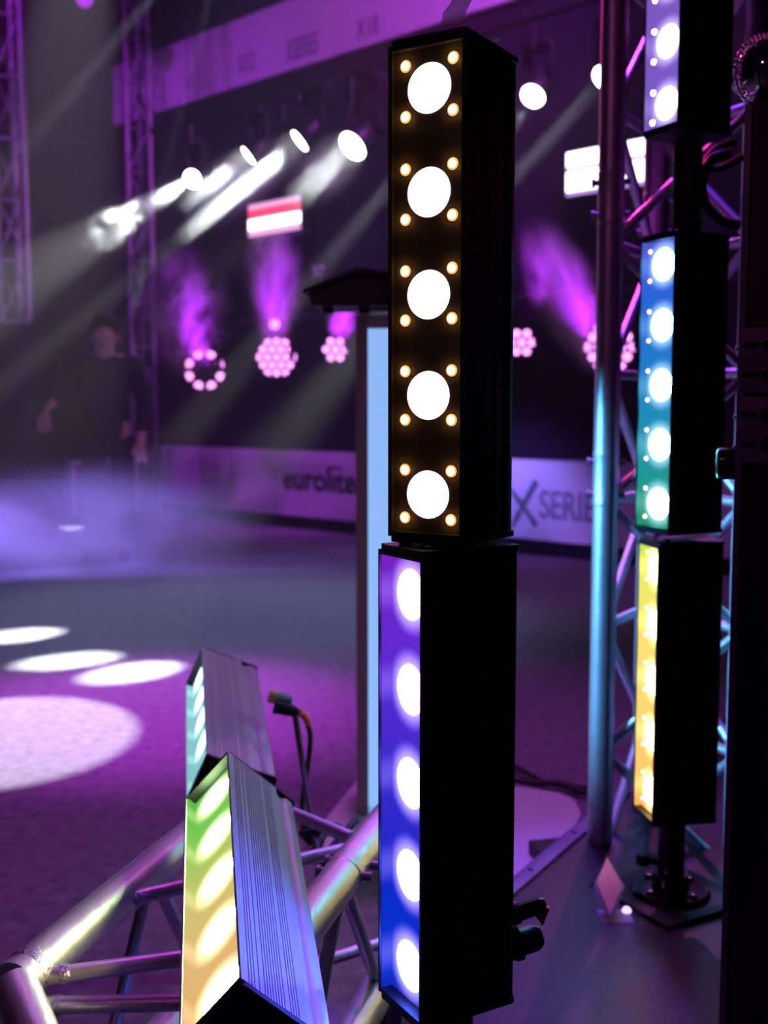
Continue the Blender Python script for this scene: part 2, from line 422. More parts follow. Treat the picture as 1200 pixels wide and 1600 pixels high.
def lens_mat(name, c, s):
    """clear lens over a bright LED: fine facets dim the edge a little"""
    m = bpy.data.materials.new(name); m.use_nodes = True
    nt = m.node_tree; nt.nodes.clear(); N = nt.nodes.new
    tc = N('ShaderNodeTexCoord'); v = N('ShaderNodeTexVoronoi'); v.inputs['Scale'].default_value = 900
    nt.links.new(tc.outputs['Object'], v.inputs['Vector'])
    mr = N('ShaderNodeMapRange'); mr.inputs[1].default_value = 0.0; mr.inputs[2].default_value = 0.8; mr.inputs[3].default_value = s; mr.inputs[4].default_value = s * 0.35
    nt.links.new(v.outputs['Distance'], mr.inputs[0])
    e = N('ShaderNodeEmission'); e.inputs[0].default_value = (*c, 1); nt.links.new(mr.outputs[0], e.inputs[1])
    o = N('ShaderNodeOutputMaterial'); nt.links.new(e.outputs[0], o.inputs[0])
    return m
def light_bar(label, loc, rot, hous, lens_cols, lens_s, front, leds=None, flush=False, group='LED light bars'):
    t = thing('light_bar', label, 'light bar', loc, rot, group)
    link_mesh('housing', housing_me[hous], None, t)
    for s in (1, -1):
        c = link_mesh('end_cap', cap_me, None, t); c.location = (0, 0, BL / 2 - 0.006 if s > 0 else -BL / 2)
        for fx, fy in ((-0.024, 0.022), (0.024, 0.022)) if s > 0 else ():
            k = link_mesh('cap_foot', knob_me, None, c); k.location = (fx, fy, 0.006 if s > 0 else 0.0)
            if s < 0: k.rotation_euler = (PI, 0, 0)
        l = link_mesh('cover_lip', lip_me, None, t); l.location = (0, 0, s * (BL / 2 - 0.009))
    fy = 0.0072 if flush else 0.0150
    bm = new_bm()
    if flush: box(bm, (0, fy, 0), (BW - 0.0064, 0.0012, BL - 0.022))
    else:
        a_, b_ = HW - 0.0032, HW - 0.0044
        prism(bm, [(-a_, 0.002), (-b_, 0.002), (-b_, 0.0144), (b_, 0.0144), (b_, 0.002), (a_, 0.002), (a_, 0.0162), (-a_, 0.0162)], -BL / 2 + 0.011, BL / 2 - 0.011)
    obj('front_cover', bm, front, t, smooth=False)
    if flush:
        for sx in (-1, 1):
            bm = new_bm(); box(bm, (sx * (HW - 0.0036), 0.0036, 0), (0.0008, 0.0062, BL - 0.024)); obj('side_reflector', bm, M['black_mirror'], t, smooth=False)
    fy -= 0.0008
    lm = {}
    for i in range(5):
        key = lens_cols[min(i, len(lens_cols) - 1)]
        if key not in lm:
            me = lens_base.copy(); me.materials.append(lens_mat('lens_glow', key, lens_s)); lm[key] = me
        o = link_mesh('lens', lm[key], None, t); o.location = (0, fy, 0.2 - 0.1 * i); k_ = 0.955 if flush else 1.06; o.scale = (k_, 1, k_)
    if leds:
        core, rim, dx, dz, sc = leds  # rim: material of the painted bloom ring
        cm = led_base.copy(); cm.materials.append(core)
        rm = None
        if rim: rm = glow_base.copy(); rm.materials.append(rim)
        for i in range(5):
            for sx in (-1, 1):
                for sz in (-1, 1):
                    o = link_mesh('led', cm, None, t); o.location = (sx * dx, fy, 0.2 - 0.1 * i + sz * dz); o.scale = (sc, sc, sc)
                    if rm:
                        r = link_mesh('led_glow', rm, None, o)
    return t
black_face = mat('black_front_panel', (0.045, 0.032, 0.024), 0.32, spec=0.5, bump=0.05, bscale=400)
light_bar('black upright light bar with amber dot LEDs round white lenses, topping the front column',
          (0.041, 1.1264, 1.0942), (0, 0, -0.5601), 'black_anod',
          [(1, 0.80, 0.72), (1, 0.70, 0.62), (1, 0.70, 0.62), (1, 0.66, 0.66), (1, 0.64, 0.95)], 5.5, black_face,
          (M['warm_led'], M['warm_glow'], 0.0268, 0.0245, 1.0), True)
d_lo = diffuser_mat('cover_violet_blue', [(0.0, (0.25, 0.02, 0.72)), (0.22, (0.16, 0.03, 0.85)), (0.5, (0.055, 0.03, 0.80)), (0.75, (0.005, 0.03, 0.78)), (0.93, (0.004, 0.05, 0.9)), (1.0, (0.01, 0.02, 0.5))], 0.75, 1.0, (0.55, 0.42, 1.0))
light_bar('upright light bar glowing violet to blue, bottom of the front column',
          (0.0156, 1.126 + 0.012, 0.5895), (0, 0, -1.0469), 'black_anod',
          [(0.35, 0.05, 1.0), (0.2, 0.05, 1.0), (0.08, 0.06, 1.0), (0.05, 0.08, 1.0), (0.05, 0.10, 1.0)], 110, d_lo)
d_ru = diffuser_mat('cover_lavender', [(0, (0.30, 0.12, 0.75)), (1, (0.28, 0.15, 0.8))], 0.7, 0.7, (0.7, 0.6, 1.0))
RY = -0.0
light_bar('upright light bar glowing lavender with warm dots, top of the column beside the tall truss',
          (0.4585, 1.9135, 1.688), (0, 0, -1.0841), 'black_anod', [(0.8, 0.7, 1.0)], 7, d_ru, (M['warm_led'], None, 0.033, 0.0245, 0.95))
d_rm = diffuser_mat('cover_blue_green', [(0, (0.12, 0.14, 0.85)), (0.2, (0.03, 0.17, 0.90)), (0.45, (0.02, 0.28, 0.80)), (0.7, (0.02, 0.40, 0.55)), (0.9, (0.02, 0.42, 0.25)), (1, (0.02, 0.40, 0.18))], 0.75, 0.7, (0.45, 0.75, 1.0))
light_bar('upright light bar glowing blue to green, middle of the column beside the tall truss',
          (0.4535, 1.8900, 1.021), (0, 0, -1.103), 'black_anod', [(0.08, 0.3, 1.0), (0.06, 0.45, 1.0), (0.06, 0.6, 1.0), (0.06, 0.8, 0.9), (0.08, 0.9, 0.7)], 110, d_rm, (M['pink_led'], None, 0.033, 0.0245, 0.85))
d_rl = diffuser_mat('cover_yellow', [(0, (0.45, 0.72, 0.06)), (0.15, (0.75, 0.72, 0.12)), (0.4, (0.88, 0.66, 0.16)), (0.8, (0.9, 0.55, 0.14)), (1, (0.9, 0.42, 0.08))], 1.15, 1.6, (1.0, 0.85, 0.4))
light_bar('upright light bar glowing yellow, bottom of the column beside the tall truss',
          (0.4600, 1.9380, 0.5041), (0, 0, -1.3992), 'black_anod', [(0.9, 0.95, 0.2), (1, 0.8, 0.2), (1, 0.72, 0.18)], 24, d_rl, (M['pink_led'], None, 0.033, 0.0245, 0.8))
d_b1 = diffuser_mat('cover_green_orange', [(0, (0.10, 0.50, 0.06)), (0.22, (0.22, 0.62, 0.10)), (0.45, (0.55, 0.60, 0.16)), (0.7, (0.80, 0.52, 0.20)), (1, (0.85, 0.45, 0.16))], 0.95, 1.0, (0.97, 0.92, 0.55))
light_bar('light bar lying on the low truss glowing green to orange',
          (-0.1987, 1.2211, 0.4614), (-1.3742, -0.8302, 0.0148), 'anod', [(0.6, 1.0, 0.4), (0.75, 1.0, 0.4), (1, 0.9, 0.35), (1, 0.78, 0.3), (1, 0.72, 0.28)], 110, d_b1)
d_b2 = diffuser_mat('cover_cyan_white', [(0, (0.35, 0.75, 0.9)), (1, (0.25, 0.7, 0.7))], 0.8, 1.0, (0.8, 1.0, 1.0))
light_bar('light bar lying on the low truss glowing white and cyan to the side',
          (-0.3419, 1.9803, 0.4304), (-1.219, -1.1485, -0.1472), 'anod', [(0.7, 0.95, 1.0)], 6, d_b2)

# ------------------------------------------------------------------ stands
def light_stand(label, x, y, z_segments, base_r, r):
    t = thing('light_stand', label, 'stand', (x, y, PZ))
    bm = new_bm(); prism(bm, [(base_r * cx, base_r * cy) for cx, cy in ((-1, -1), (1, -1), (1, 1), (-1, 1))], 0.0, 0.008)
    bmesh.ops.rotate(bm, cent=(0, 0, 0), matrix=Matrix.Rotation(0.5, 3, 'Z'), verts=bm.verts[:])
    obj('base_plate', bm, M['black'], t, smooth=False)
    bm = new_bm(); lathe(bm, [(0.07, 0.008), (0.07, 0.014), (0.066, 0.018), (0.034, 0.018), (0.032, 0.045)], 30); obj('flange', bm, M['black_gloss'], t)
    for k in range(4):
        a = 0.6 + k * PI / 2
        bm = new_bm(); lathe(bm, [(0.007, 0.018), (0.007, 0.024), (0, 0.025)], 6, Matrix.Translation((0.052 * math.cos(a), 0.052 * math.sin(a), 0))); obj('bolt', bm, M['black_gloss'], t)
    for z0, z1 in z_segments:
        bm = new_bm(); lathe(bm, [(r, z0 - PZ), (r, z1 - PZ)], 24); obj('pole', bm, M['black_gloss'], t)
    return t
light_stand('black pole stand on a square plate under the front column', 0.074, 1.172, [(PZ + 0.018, 0.587 - 0.2555), ], 0.09, 0.024)
st = light_stand('black pole stand with round flange under the column beside the tall truss', 0.515, 1.945, [(PZ + 0.018, 0.5041 - 0.2555), (1.021 + 0.2555, 1.688 - 0.2555)], 0.10, 0.024)
bm = new_bm(); tube(bm, (0, 0, 0.06), (-0.055, -0.02, 0.075), 0.006, 10); lathe(bm, [(0.0, 0), (0.012, 0.002), (0.012, 0.02), (0.0, 0.022)], 8, Matrix.Translation((-0.055, -0.02, 0.066))); obj('clamp_screw', bm, M['black'], st)

t = thing('light_stand', 'short black stand on the carpet under the white and cyan light bar', 'stand', (-0.275, 1.86, 0))
bm = new_bm(); box(bm, (0, 0, 0.006), (0.10, 0.16, 0.012), None, 0.003); obj('base_plate', bm, M['black'], t)
bm = new_bm(); lathe(bm, [(0.02, 0.012), (0.02, 0.33)], 16); obj('pole', bm, M['black'], t)
# plugs at the back of the front column
def plug(label, a, b, m_body, m_tab=None, r=0.014, name='cable_plug'):
    a, b = Vector(a), Vector(b); t = thing(name, label, 'plug', a)
    d = b - a
    bm = new_bm(); ring_tube(bm, [d * 0, d * 0.35, d * 0.4, d * 0.85, d], [r, r, r * 0.9, r * 0.85, r * 0.6], 16); obj('shell', bm, m_body, t)
    bm = new_bm(); lathe(bm, [(r * 1.12, 0), (r * 1.12, 0.008)], 16, Matrix.Translation(d * 0.2) @ align_z(d)); obj('collar', bm, M['black'], t)
    if m_tab:
        bm = new_bm()
        q = d * 0.92
        vs = [q + Vector((-0.012, 0, -0.006)), q + Vector((0.010, 0, -0.004)), q + Vector((0.002, 0, -0.026))]
        lo = [bm.verts.new(v) for v in vs]; hi = [bm.verts.new(v + Vector((0, 0.006, 0))) for v in vs]
        bm.faces.new(lo); bm.faces.new(hi[::-1])
        for i in range(3): bm.faces.new((lo[i], lo[(i + 1) % 3], hi[(i + 1) % 3], hi[i]))
        obj('tab', bm, m_tab, t, smooth=False)
    return t
plug('black cable plug with a red tab sticking out behind the front column', P(786, 1432, 1.24), P(851, 1412, 1.25), M['black_gloss'], M['red'], 0.012)
plug('dark blue power plug sticking out behind the front column', P(790, 1478, 1.24), P(845, 1462, 1.25), M['blueplug'], None, 0.018)

# clear film standing on the front column
TOPZ = 1.0967 + 0.25
def film(label, pts, th=0.0006):
    """strip through pairs of points"""
    bm = new_bm(); L = []
    for a, b in pts: L.append((bm.verts.new(a), bm.verts.new(b)))
    for (a, b), (c, d) in zip(L, L[1:]): bm.faces.new((a, b, d, c))
    o = obj('plastic_film', bm, M['film'], angle=20)
    md = o.modifiers.new('thickness', 'SOLIDIFY'); md.thickness = th; md.offset = 0
    tag(o, label, 'plastic film'); return o
yy = 1.125
f = film('clear plastic film flap standing on top of the front column', [(P(690, 36, yy), P(722, 36, yy)), (P(692, 20, yy), P(726, 24, yy - 0.004)), (P(702, 8, yy + 0.004), P(734, 6, yy)), (P(714, -14, yy + 0.012), P(746, -16, yy + 0.008))])
f = film('tiny clear film scrap on the sloping top edge of the front column', [(P(764, 62, 1.135), P(777, 68, 1.13)), (P(782, 60, 1.14), P(777, 69, 1.135))])

# ------------------------------------------------------------------ trusses
def truss(name, label, base, chords, braces, rc, rb, m, group=None, welds=False, sleeves=()):
    base = Vector(base); t = thing(name, label, 'truss', base, (0, 0, 0), group)
    for a, b in chords:
        bm = new_bm(); tube(bm, Vector(a) - base, Vector(b) - base, rc, 20); obj('chord', bm, m, t)
    for a, b in braces:
        a, b = Vector(a), Vector(b)
        bm = new_bm(); tube(bm, a - base, b - base, rb, 12); br = obj('brace', bm, m, t)
        if welds:
            d = (b - a).normalized()
            bm = new_bm()
            ring_tube(bm, [a - base + d * 0.022, a - base + d * 0.027, a - base + d * 0.033], [rb * 1.2, rb * 1.25, rb * 1.02], 14); obj('weld', bm, M['weld'], br)
    for a, b in sleeves:
        a, b = Vector(a) - base, Vector(b) - base; d = (b - a).normalized()
        bm = new_bm(); ring_tube(bm, [a, a + d * 0.003, a + d * 0.006, b - d * 0.006, b - d * 0.003, b], [rc * 1.0, rc * 1.06, rc * 1.035, rc * 1.035, rc * 1.06, rc * 1.0], 20); sl = obj('coupler', bm, m, t)
        for f_ in (0.2, 0.8):
            q = a.lerp(b, f_); sd = Vector((1, -0.25, 0)).normalized()
            bm = new_bm(); tube(bm, q - sd * rc * 1.45, q + sd * rc * 1.45, 0.006, 10); lathe(bm, [(0.0085, 0), (0.0085, 0.006)], 10, Matrix.Translation(q - sd * rc * 1.5) @ align_z(sd)); obj('coupler_pin', bm, M['alu_dark'], sl)
    return t
def zigzag(A0, A1, B0, B1, n, start=0, horiz=False):
    A0, A1, B0, B1 = map(Vector, (A0, A1, B0, B1)); out = []
    for k in range(n):
        f0, f1 = k / n, (k + 1) / n
        if (k + start) % 2 == 0: out.append((A0.lerp(A1, f0), B0.lerp(B1, f1)))
        else: out.append((B0.lerp(B1, f0), A0.lerp(A1, f1)))
        if horiz: out.append((A0.lerp(A1, f0), B0.lerp(B1, f0)))
    return out
# tall three-chord truss behind the right-hand column
c1 = P(949, 640, 2.2); c2 = Vector((0.70, 2.16, 0)); c3 = Vector((0.575, 2.42, 0))
c1 = Vector((c1.x, c1.y, 0))
def V(p, z): return Vector((p.x, p.y, z))
ZT = 2.6
br = zigzag(V(c1, .05), V(c1, 2.55), V(c3, .05), V(c3, 2.55), 10, 0, True) + zigzag(V(c2, .05), V(c2, 2.55), V(c3, .05), V(c3, 2.55), 10, 1, True) + zigzag(V(c1, .05), V(c1, 2.55), V(c2, .05), V(c2, 2.55), 10, 1)
zc = [P(940, yy_, 2.2).z for yy_ in (790, 705, 352, 268)]
truss('tall_truss', 'tall upright aluminium truss of three tubes lit cyan and magenta', V(c1, 0), [(V(c, 0), V(c, ZT)) for c in (c1, c2, c3)], br, 0.025, 0.010, M['alu'],
      sleeves=[(V(c1, zc[0]), V(c1, zc[1])), (V(c1, zc[2]), V(c1, zc[3])), (V(c3, zc[2]), V(c3, zc[3]))])
# low box truss carrying the near lying bar
lz, lzb = 0.375, 0.135
td = Vector((0.275, 0.9614, 0))                        # runs away from the camera, a little to the right
qa = G(20, 1540, lz); qr = G(545, 1357, lz)
la0, la1 = V(qa, lz), V(qa, lz) + td * 0.62            # left top chord
ra1 = qr + td * 0.32; ra0 = qr - td * ((qr - qa).dot(td))
def dn(p): return V(p, lzb)
brs = [(G(60, 1528, lz - 0.004), ra0 + td * 0.17), (V(G(52, 1572, lz - 0.03), lz - 0.03), ra0 + td * 0.06 - Vector((0, 0, 0.01)))]
brs += zigzag(la0, la1, dn(la0), dn(la1), 4, 0) + zigzag(ra0, ra1, dn(ra0), dn(ra1), 4, 0) + zigzag(la0, la1, ra0, ra1, 3, 1)[1:] + zigzag(dn(la0), dn(la1), dn(ra0), dn(ra1), 3, 0)
low = truss('low_truss', 'low aluminium box truss on the carpet carrying the green to orange light bar', (qa.x, qa.y, 0.0),
      [(la0, la1), (ra0, ra1), (dn(la0), dn(la1)), (dn(ra0), dn(ra1)), (la0, la0 + Vector((0.10, -0.13, -0.075)))], brs, 0.0255, 0.0095, M['alu'], welds=True,
      sleeves=[(qr - td * 0.030, qr + td * 0.030)])
bm = new_bm(); lathe(bm, [(0.0257, -0.010), (0.0270, -0.005), (0.0264, 0.0), (0.0270, 0.005), (0.0257, 0.010)], 24, Matrix.Translation(la0 - V(qa, 0) + td * 0.03) @ align_z(td)); obj('weld_ring', bm, M['weld'], low)
for p in (la0 + td * 0.12, la1 - td * 0.08, ra0 + td * 0.12, ra1 - td * 0.08):
    bm = new_bm(); box(bm, V(p, (lzb - 0.024) / 2) - V(qa, 0), (0.07, 0.07, lzb - 0.024), None, 0.004); obj('foot_block', bm, M['black'], low)

# hanging truss and standing truss at the far left
def far_truss(label, px_l, px_r, y, z0, z1, n, group='far trusses'):
    a, b = P(px_l, 640, y), P(px_r, 640, y); c = (a + b) / 2 + Vector((-0.04, 0.24, 0))
    a, b, c = V(a, 0), V(b, 0), V(c, 0)
    br = zigzag(V(a, z0), V(a, z1), V(b, z0), V(b, z1), n, 0, True) + zigzag(V(b, z0), V(b, z1), V(c, z0), V(c, z1), n, 1) + zigzag(V(a, z0), V(a, z1), V(c, z0), V(c, z1), n, 1)
    return truss('far_truss', label, V(a, z0), [(V(q, z0), V(q, z1)) for q in (a, b, c)], br, 0.025, 0.012, M['alu_dark'], group)
far_truss('hanging truss end that stops in mid air left of the backdrop', 6, 50, 8.4, P(40, 502, 8.4).z, 5.6, 9)
far_truss('standing truss at the left end of the backdrop', 208, 243, onwall(232, 640).y - 0.48, 0.0, 5.4, 14)

# ------------------------------------------------------------------ lectern on its white base plate
zl = 0.012
bp_pts = [G(478, 1318, zl), G(566, 1208, zl), G(700, 1216, zl), G(822, 1231, zl), G(872, 1238, zl), G(898, 1250, zl), G(908, 1272, zl), G(880, 1322, zl), G(840, 1392, zl)]
bm = new_bm(); prism(bm, [(p.x, p.y) for p in bp_pts][::-1], 0.0, zl)
cb = sum((Vector((p.x, p.y, 0)) for p in bp_pts), Vector()) / len(bp_pts)
o = obj('floor_board', bm, M['white'], smooth=False); recenter(o, cb); tag(o, 'white board with a rounded corner lying on the carpet under the lectern', 'board')
ly = 2.62
lect = thing('lectern', 'lectern with a dark sloping desk and a blue lit panel behind the front column', 'lectern', (P(600, 640, ly).x + 0.06, ly + 0.1, zl))
lo_ = lect.location
def lp(v): return Vector(v) - lo_
xa, xb = P(556, 640, ly).x, P(575, 640, ly).x
zt = P(560, 492, ly).z
xr = P(640, 640, ly).x
bm = new_bm()
prism(bm, [(xa - lo_.x, 0.14), (xa - lo_.x, -0.10), (xb - lo_.x, -0.115), (xb - lo_.x, 0.14)], 0.0, zt - zl); obj('side_post', bm, M['greycol'], lect, smooth=False)
bm = new_bm(); prism(bm, [(xb - lo_.x, 0.12), (xb - lo_.x, -0.105), (xr - lo_.x, -0.105), (xr - lo_.x, 0.12)], 0.02, P(590, 514, ly).z - zl); obj('lit_panel', bm, M['acrylic'], lect, smooth=False)['label'] = 'blue lit acrylic panel'
bm = new_bm(); prism(bm, [(xb - lo_.x, 0.12), (xb - lo_.x, -0.105), (xr - lo_.x, -0.105), (xr - lo_.x, 0.12)], P(590, 514, ly).z - zl + 0.001, zt - zl); obj('head_rail', bm, M['greycol'], lect, smooth=False)
bm = new_bm(); prism(bm, [(xr + 0.001 - lo_.x, 0.14), (xr + 0.001 - lo_.x, -0.115), (xr + 0.03 - lo_.x, -0.10), (xr + 0.03 - lo_.x, 0.14)], 0.0, zt - zl); obj('side_post', bm, M['greycol'], lect, smooth=False)
# desk: wedge box with overhanging sloped lid
zb = zt + 0.012
dk = [P(492, 489, ly), P(486, 466, ly), P(559, 440, ly), P(640, 446, ly), P(640, 489, ly)]
bm = new_bm()
a = [bm.verts.new(lp((p.x, ly - 0.10, max(p.z, zb)))) for p in dk]; b = [bm.verts.new(lp((p.x, ly + 0.30, max(p.z, zb) + 0.02))) for p in dk]
n = len(dk)
for i in range(n): bm.faces.new((a[i], a[(i + 1) % n], b[(i + 1) % n], b[i]))
bm.faces.new(a); bm.faces.new(b[::-1]); dsk = obj('desk', bm, M['lect_top'], lect, smooth=False)
lid = [P(478, 461, ly), P(560, 428, ly), P(646, 440, ly), P(646, 446, ly), P(560, 435, ly), P(478, 466, ly)]
bm = new_bm()
a = [bm.verts.new(lp((p.x, ly - 0.12, p.z))) for p in lid]; b = [bm.verts.new(lp((p.x, ly + 0.32, p.z + 0.02))) for p in lid]
n = len(lid)
for i in range(n): bm.faces.new((a[i], a[(i + 1) % n], b[(i + 1) % n], b[i]))
bm.faces.new(a); bm.faces.new(b[::-1]); obj('desk_lid', bm, M['lect_top'], lect, smooth=False)
for px in (515, 570, 628):
    q = P(px, 490, ly); bm = new_bm(); lathe(bm, [(0.012, 0), (0.014, zb - zt + 0.006)], 14, Matrix.Translation(lp((q.x, ly - 0.06, zt - 0.003)))); obj('desk_foot', bm, M['black'], lect)

# ------------------------------------------------------------------ stage lamps on the rig in front of the backdrop
def head(label, px, py, off_, target, r, power, deg, color=(0.93, 0.97, 1.0), blend=0.25, fat=0.5, group='moving heads on the lamp rail'):
    p = onwall(px, py, off_); d = (Vector(target) - p).normalized()
    t = thing('moving_head', label, 'stage lamp', p, (0, 0, 0), group)
    R = align_z(d)
    bm = new_bm(); lathe(bm, [(r * 0.55, -r * 3.4), (r * 0.95, -r * 2.9), (r * 1.1, -r * 1.2), (r * 1.1, -0.012), (r, 0.0), (r * 0.97, -0.01), (0, -0.012)], 24, R); obj('head_body', bm, M['black'], t)
    bm = new_bm(); lathe(bm, [(r * 0.95, -0.008), (r * 0.9, 0.004), (r * 0.5, 0.012), (0, 0.014)], 24, R); obj('lens', bm, M['head_lens'], t)
    bk = -d * r * 1.6
    bm = new_bm(); box(bm, bk + Vector((0, 0, r * 3.2)), (r * 2.6, r * 2.2, r * 0.8), Matrix.Rotation(WANG, 3, 'Z'), 0.01)
    for s in (-1, 1): box(bm, bk + WD * s * r * 1.32 + Vector((0, 0, r * 1.6)), (r * 0.35, r * 1.1, r * 3.2), Matrix.Rotation(WANG, 3, 'Z'), 0.006)
    obj('yoke', bm, M['black'], t)
    l = bpy.data.lights.new('head_beam', 'SPOT'); l.energy = power; l.color = color; l.spot_size = math.radians(deg); l.spot_blend = blend; l.shadow_soft_size = r * fat
    lo = bpy.data.objects.new('head_beam', l); COL.objects.link(lo); lo.parent = t
    lo.location = d * (0.03 if fat < 0.6 else r * fat + 0.02); lo.rotation_euler = d.to_track_quat('-Z', 'Y').to_euler()
    BEAM.append((p, d))
    return p
HO = 1.0
BEAM = []
hp = []
hp.append(head('moving head with a wide smoky beam, next to the standing truss', 300, 280, HO, P(-260, 610, 5.4), 0.07, 5000, 11))
hp.append(head('moving head with a short bright beam, second from the standing truss', 388, 243, HO, P(60, 500, 7.9), 0.07, 9000, 4, fat=0.85))
hp.append(head('moving head with a long narrow beam, third from the standing truss', 468, 220, HO, P(-300, 850, 7.2), 0.08, 36000, 3.6, fat=0.75))
hp.append(head('moving head with a big round lens and soft fading beam', 550, 229, HO, G(-250, 960), 0.10, 1500, 9, blend=0.7, fat=0.8))
hp.append(head('moving head with a round lens seen just right of the front column', 832, 151, HO, G(208, 1050), 0.07, 6500, 4.4))
hp.append(head('moving head behind the tall truss sending a broad grey beam', 944, 122, HO, G(108, 1032), 0.07, 6500, 4.2))
hp.append(head('moving head hidden behind the front column', 700, 180, HO, G(28, 993), 0.07, 6500, 4.4))
# rail they hang from
za = max(p.z for p in hp) + 0.35
ra, rb_ = hp[0] - WD * 0.5, hp[5] + WD * 0.9
rail = thing('lamp_rail', 'dark horizontal pipe the moving heads hang from', 'pipe', ((ra + rb_) / 2).to_tuple())
rail.location.z = za
bm = new_bm(); tube(bm, V(ra, za) - rail.location, V(rb_, za) - rail.location, 0.025, 14); obj('pipe', bm, M['black'], rail)
for p in hp:
    bm = new_bm(); q = V(p, 0) - V(rail.location, 0); tube(bm, (q.x, q.y, p.z + 0.25 - za), (q.x, q.y, 0.03), 0.012, 8); obj('hanger', bm, M['black'], rail)
for q in (ra + WD * 0.1, rb_ - WD * 0.1):
    bm = new_bm(); k = V(q, 0) - V(rail.location, 0); tube(bm, (k.x, k.y, 0), (k.x, k.y, 7.0 - za), 0.004, 6); obj('drop_wire', bm, M['black'], rail)
# beams that come from lamps above the frame
spot('upper_beam', P(345, -70, 8.0), P(205, 470, 8.7), 9000, COOL, 2.6, 0.5, 0.03)
spot('upper_beam', P(300, -80, 8.2), P(-60, 350, 6.5), 7000, COOL, 3.4, 0.6, 0.03)
spot('upper_beam', P(180, 430, 7.6), P(110, 900, 6.2), 30, COOL, 6, 0.7, 0.03)

def led_par(label, px, py, off_, r, dots, power, up, group='LED spotlights below the moving heads'):
    p = onwall(px, py, off_)
    fc = (Vector((0.1, 0.0, EYE)) - p).normalized()
    R = Matrix.Translation((0, 0, 0)) @ align_z(fc)
    t = thing('led_spotlight', label, 'stage lamp', p, (0, 0, 0), group)
    bm = new_bm(); lathe(bm, [(r * 0.6, -r * 1.6), (r * 0.95, -r * 1.2), (r, -0.01), (r, 0.02), (r * 0.93, 0.02), (r * 0.93, -0.004), (0, -0.005)], 28, R); obj('can', bm, M['black'], t)
    bm = new_bm()
    for s in (-1, 1): box(bm, WD * s * r * 1.12 + Vector((0, 0, r * 0.6)) - fc * r * 0.5, (0.012, 0.04, r * 1.5), Matrix.Rotation(WANG, 3, 'Z'))
    box(bm, Vector((0, 0, r * 1.38)) - fc * r * 0.5, (r * 2.3, 0.04, 0.012), Matrix.Rotation(WANG, 3, 'Z')); obj('yoke', bm, M['black'], t)
    dr = dots['r'] * r
    bm0 = new_bm(); lathe(bm0, [(dr, -0.004), (dr * 0.95, 0.006), (dr * 0.5, 0.012), (0, 0.014)], 14, R); dme = mesh_of(bm0, 'led'); dme.materials.append(M['par_led'])
    for u, v in dots['p']:
        o = link_mesh('led', dme, None, t); o.location = R @ Vector((u * r, v * r, 0))
    if power:
        l = bpy.data.lights.new('par_beam', 'SPOT'); l.energy = power; l.color = (0.5, 0.03, 1.0); l.spot_size = math.radians(34); l.spot_blend = 0.8; l.shadow_soft_size = r * 0.6
        lo = bpy.data.objects.new('par_beam', l); COL.objects.link(lo); lo.parent = t
        lo.location = fc * 0.10; lo.rotation_euler = (Vector(up) - p).to_track_quat('-Z', 'Y').to_euler()
    return p
ring8 = {'r': 0.2, 'p': [(0.80 * math.cos(PI / 8 + k * PI / 4), 0.80 * math.sin(PI / 8 + k * PI / 4)) for k in range(8)]}
def hexpts(n):
    s = 0.42 if n == 2 else 0.60; out = []
    for i in range(-n, n + 1):
        for j in range(-n, n + 1):
            if abs(i + j) <= n: out.append((s * (i + j / 2), s * j * 0.866))
    return out
hex19 = {'r': 0.165, 'p': hexpts(2)}
hex7 = {'r': 0.24, 'p': hexpts(1)}
PO = 0.75
pp = []
pp.append(led_par('LED spotlight with a ring of eight lit dots', 320, 578, PO, 0.165, ring8, 260, onwall(285, 430, 0.95)))
pp.append(led_par('LED spotlight with a honeycomb of nineteen lit dots', 432, 558, PO, 0.155, hex19, 260, onwall(428, 360, 0.95)))
pp.append(led_par('small LED spotlight with seven lit dots beside the lectern', 524, 546, PO, 0.105, hex7, 140, onwall(545, 470, 0.95)))
pp.append(led_par('LED spotlight with clustered lit dots just right of the front column', 815, 535, PO, 0.10, hex7, 140, onwall(822, 440, 0.95)))
pp.append(led_par('LED spotlight with clustered lit dots behind the tall truss', 953, 542, PO, 0.15, hex19, 300, onwall(850, 400, 0.95)))
q = pp[1]
bm = new_bm(); lathe(bm, [(0.035, 0), (0.035, 0.03), (0.02, 0.045), (0, 0.048)], 14, align_z((Vector((0, 0, EYE)) - q))); o = obj('indicator_lamp', bm, M['par_led']); o.location = onwall(429, 507, PO); tag(o, 'small single lit lamp above the honeycomb spotlight', 'stage lamp')
zr = sum(p.z for p in pp) / len(pp) + 0.30
ra, rb_ = pp[0] - WD * 0.4, pp[-1] + WD * 0.9
prl = thing('lamp_rail', 'dark horizontal pipe the LED spotlights hang from', 'pipe', V((ra + rb_) / 2 + WN * -0.1, 0))
bm = new_bm(); tube(bm, V(ra, zr) - V(prl.location, 0) - WN * 0.1, V(rb_, zr) - V(prl.location, 0) - WN * 0.1, 0.02, 12); obj('pipe', bm, M['black'], prl)
for f_ in (0.02, 0.98):
    w_ = ra.lerp(rb_, f_); bm = new_bm(); tube(bm, V(w_, zr) - V(prl.location, 0) - WN * 0.1, V(w_, 7.0) - V(prl.location, 0) - WN * 0.1, 0.004, 6); obj('drop_wire', bm, M['black'], prl)
for p in pp:
    bm = new_bm(); tube(bm, V(p, p.z + 0.14) - V(prl.location, 0) - WN * 0.08, V(p, zr) - V(prl.location, 0) - WN * 0.1, 0.01, 8); obj('hanger', bm, M['black'], prl)

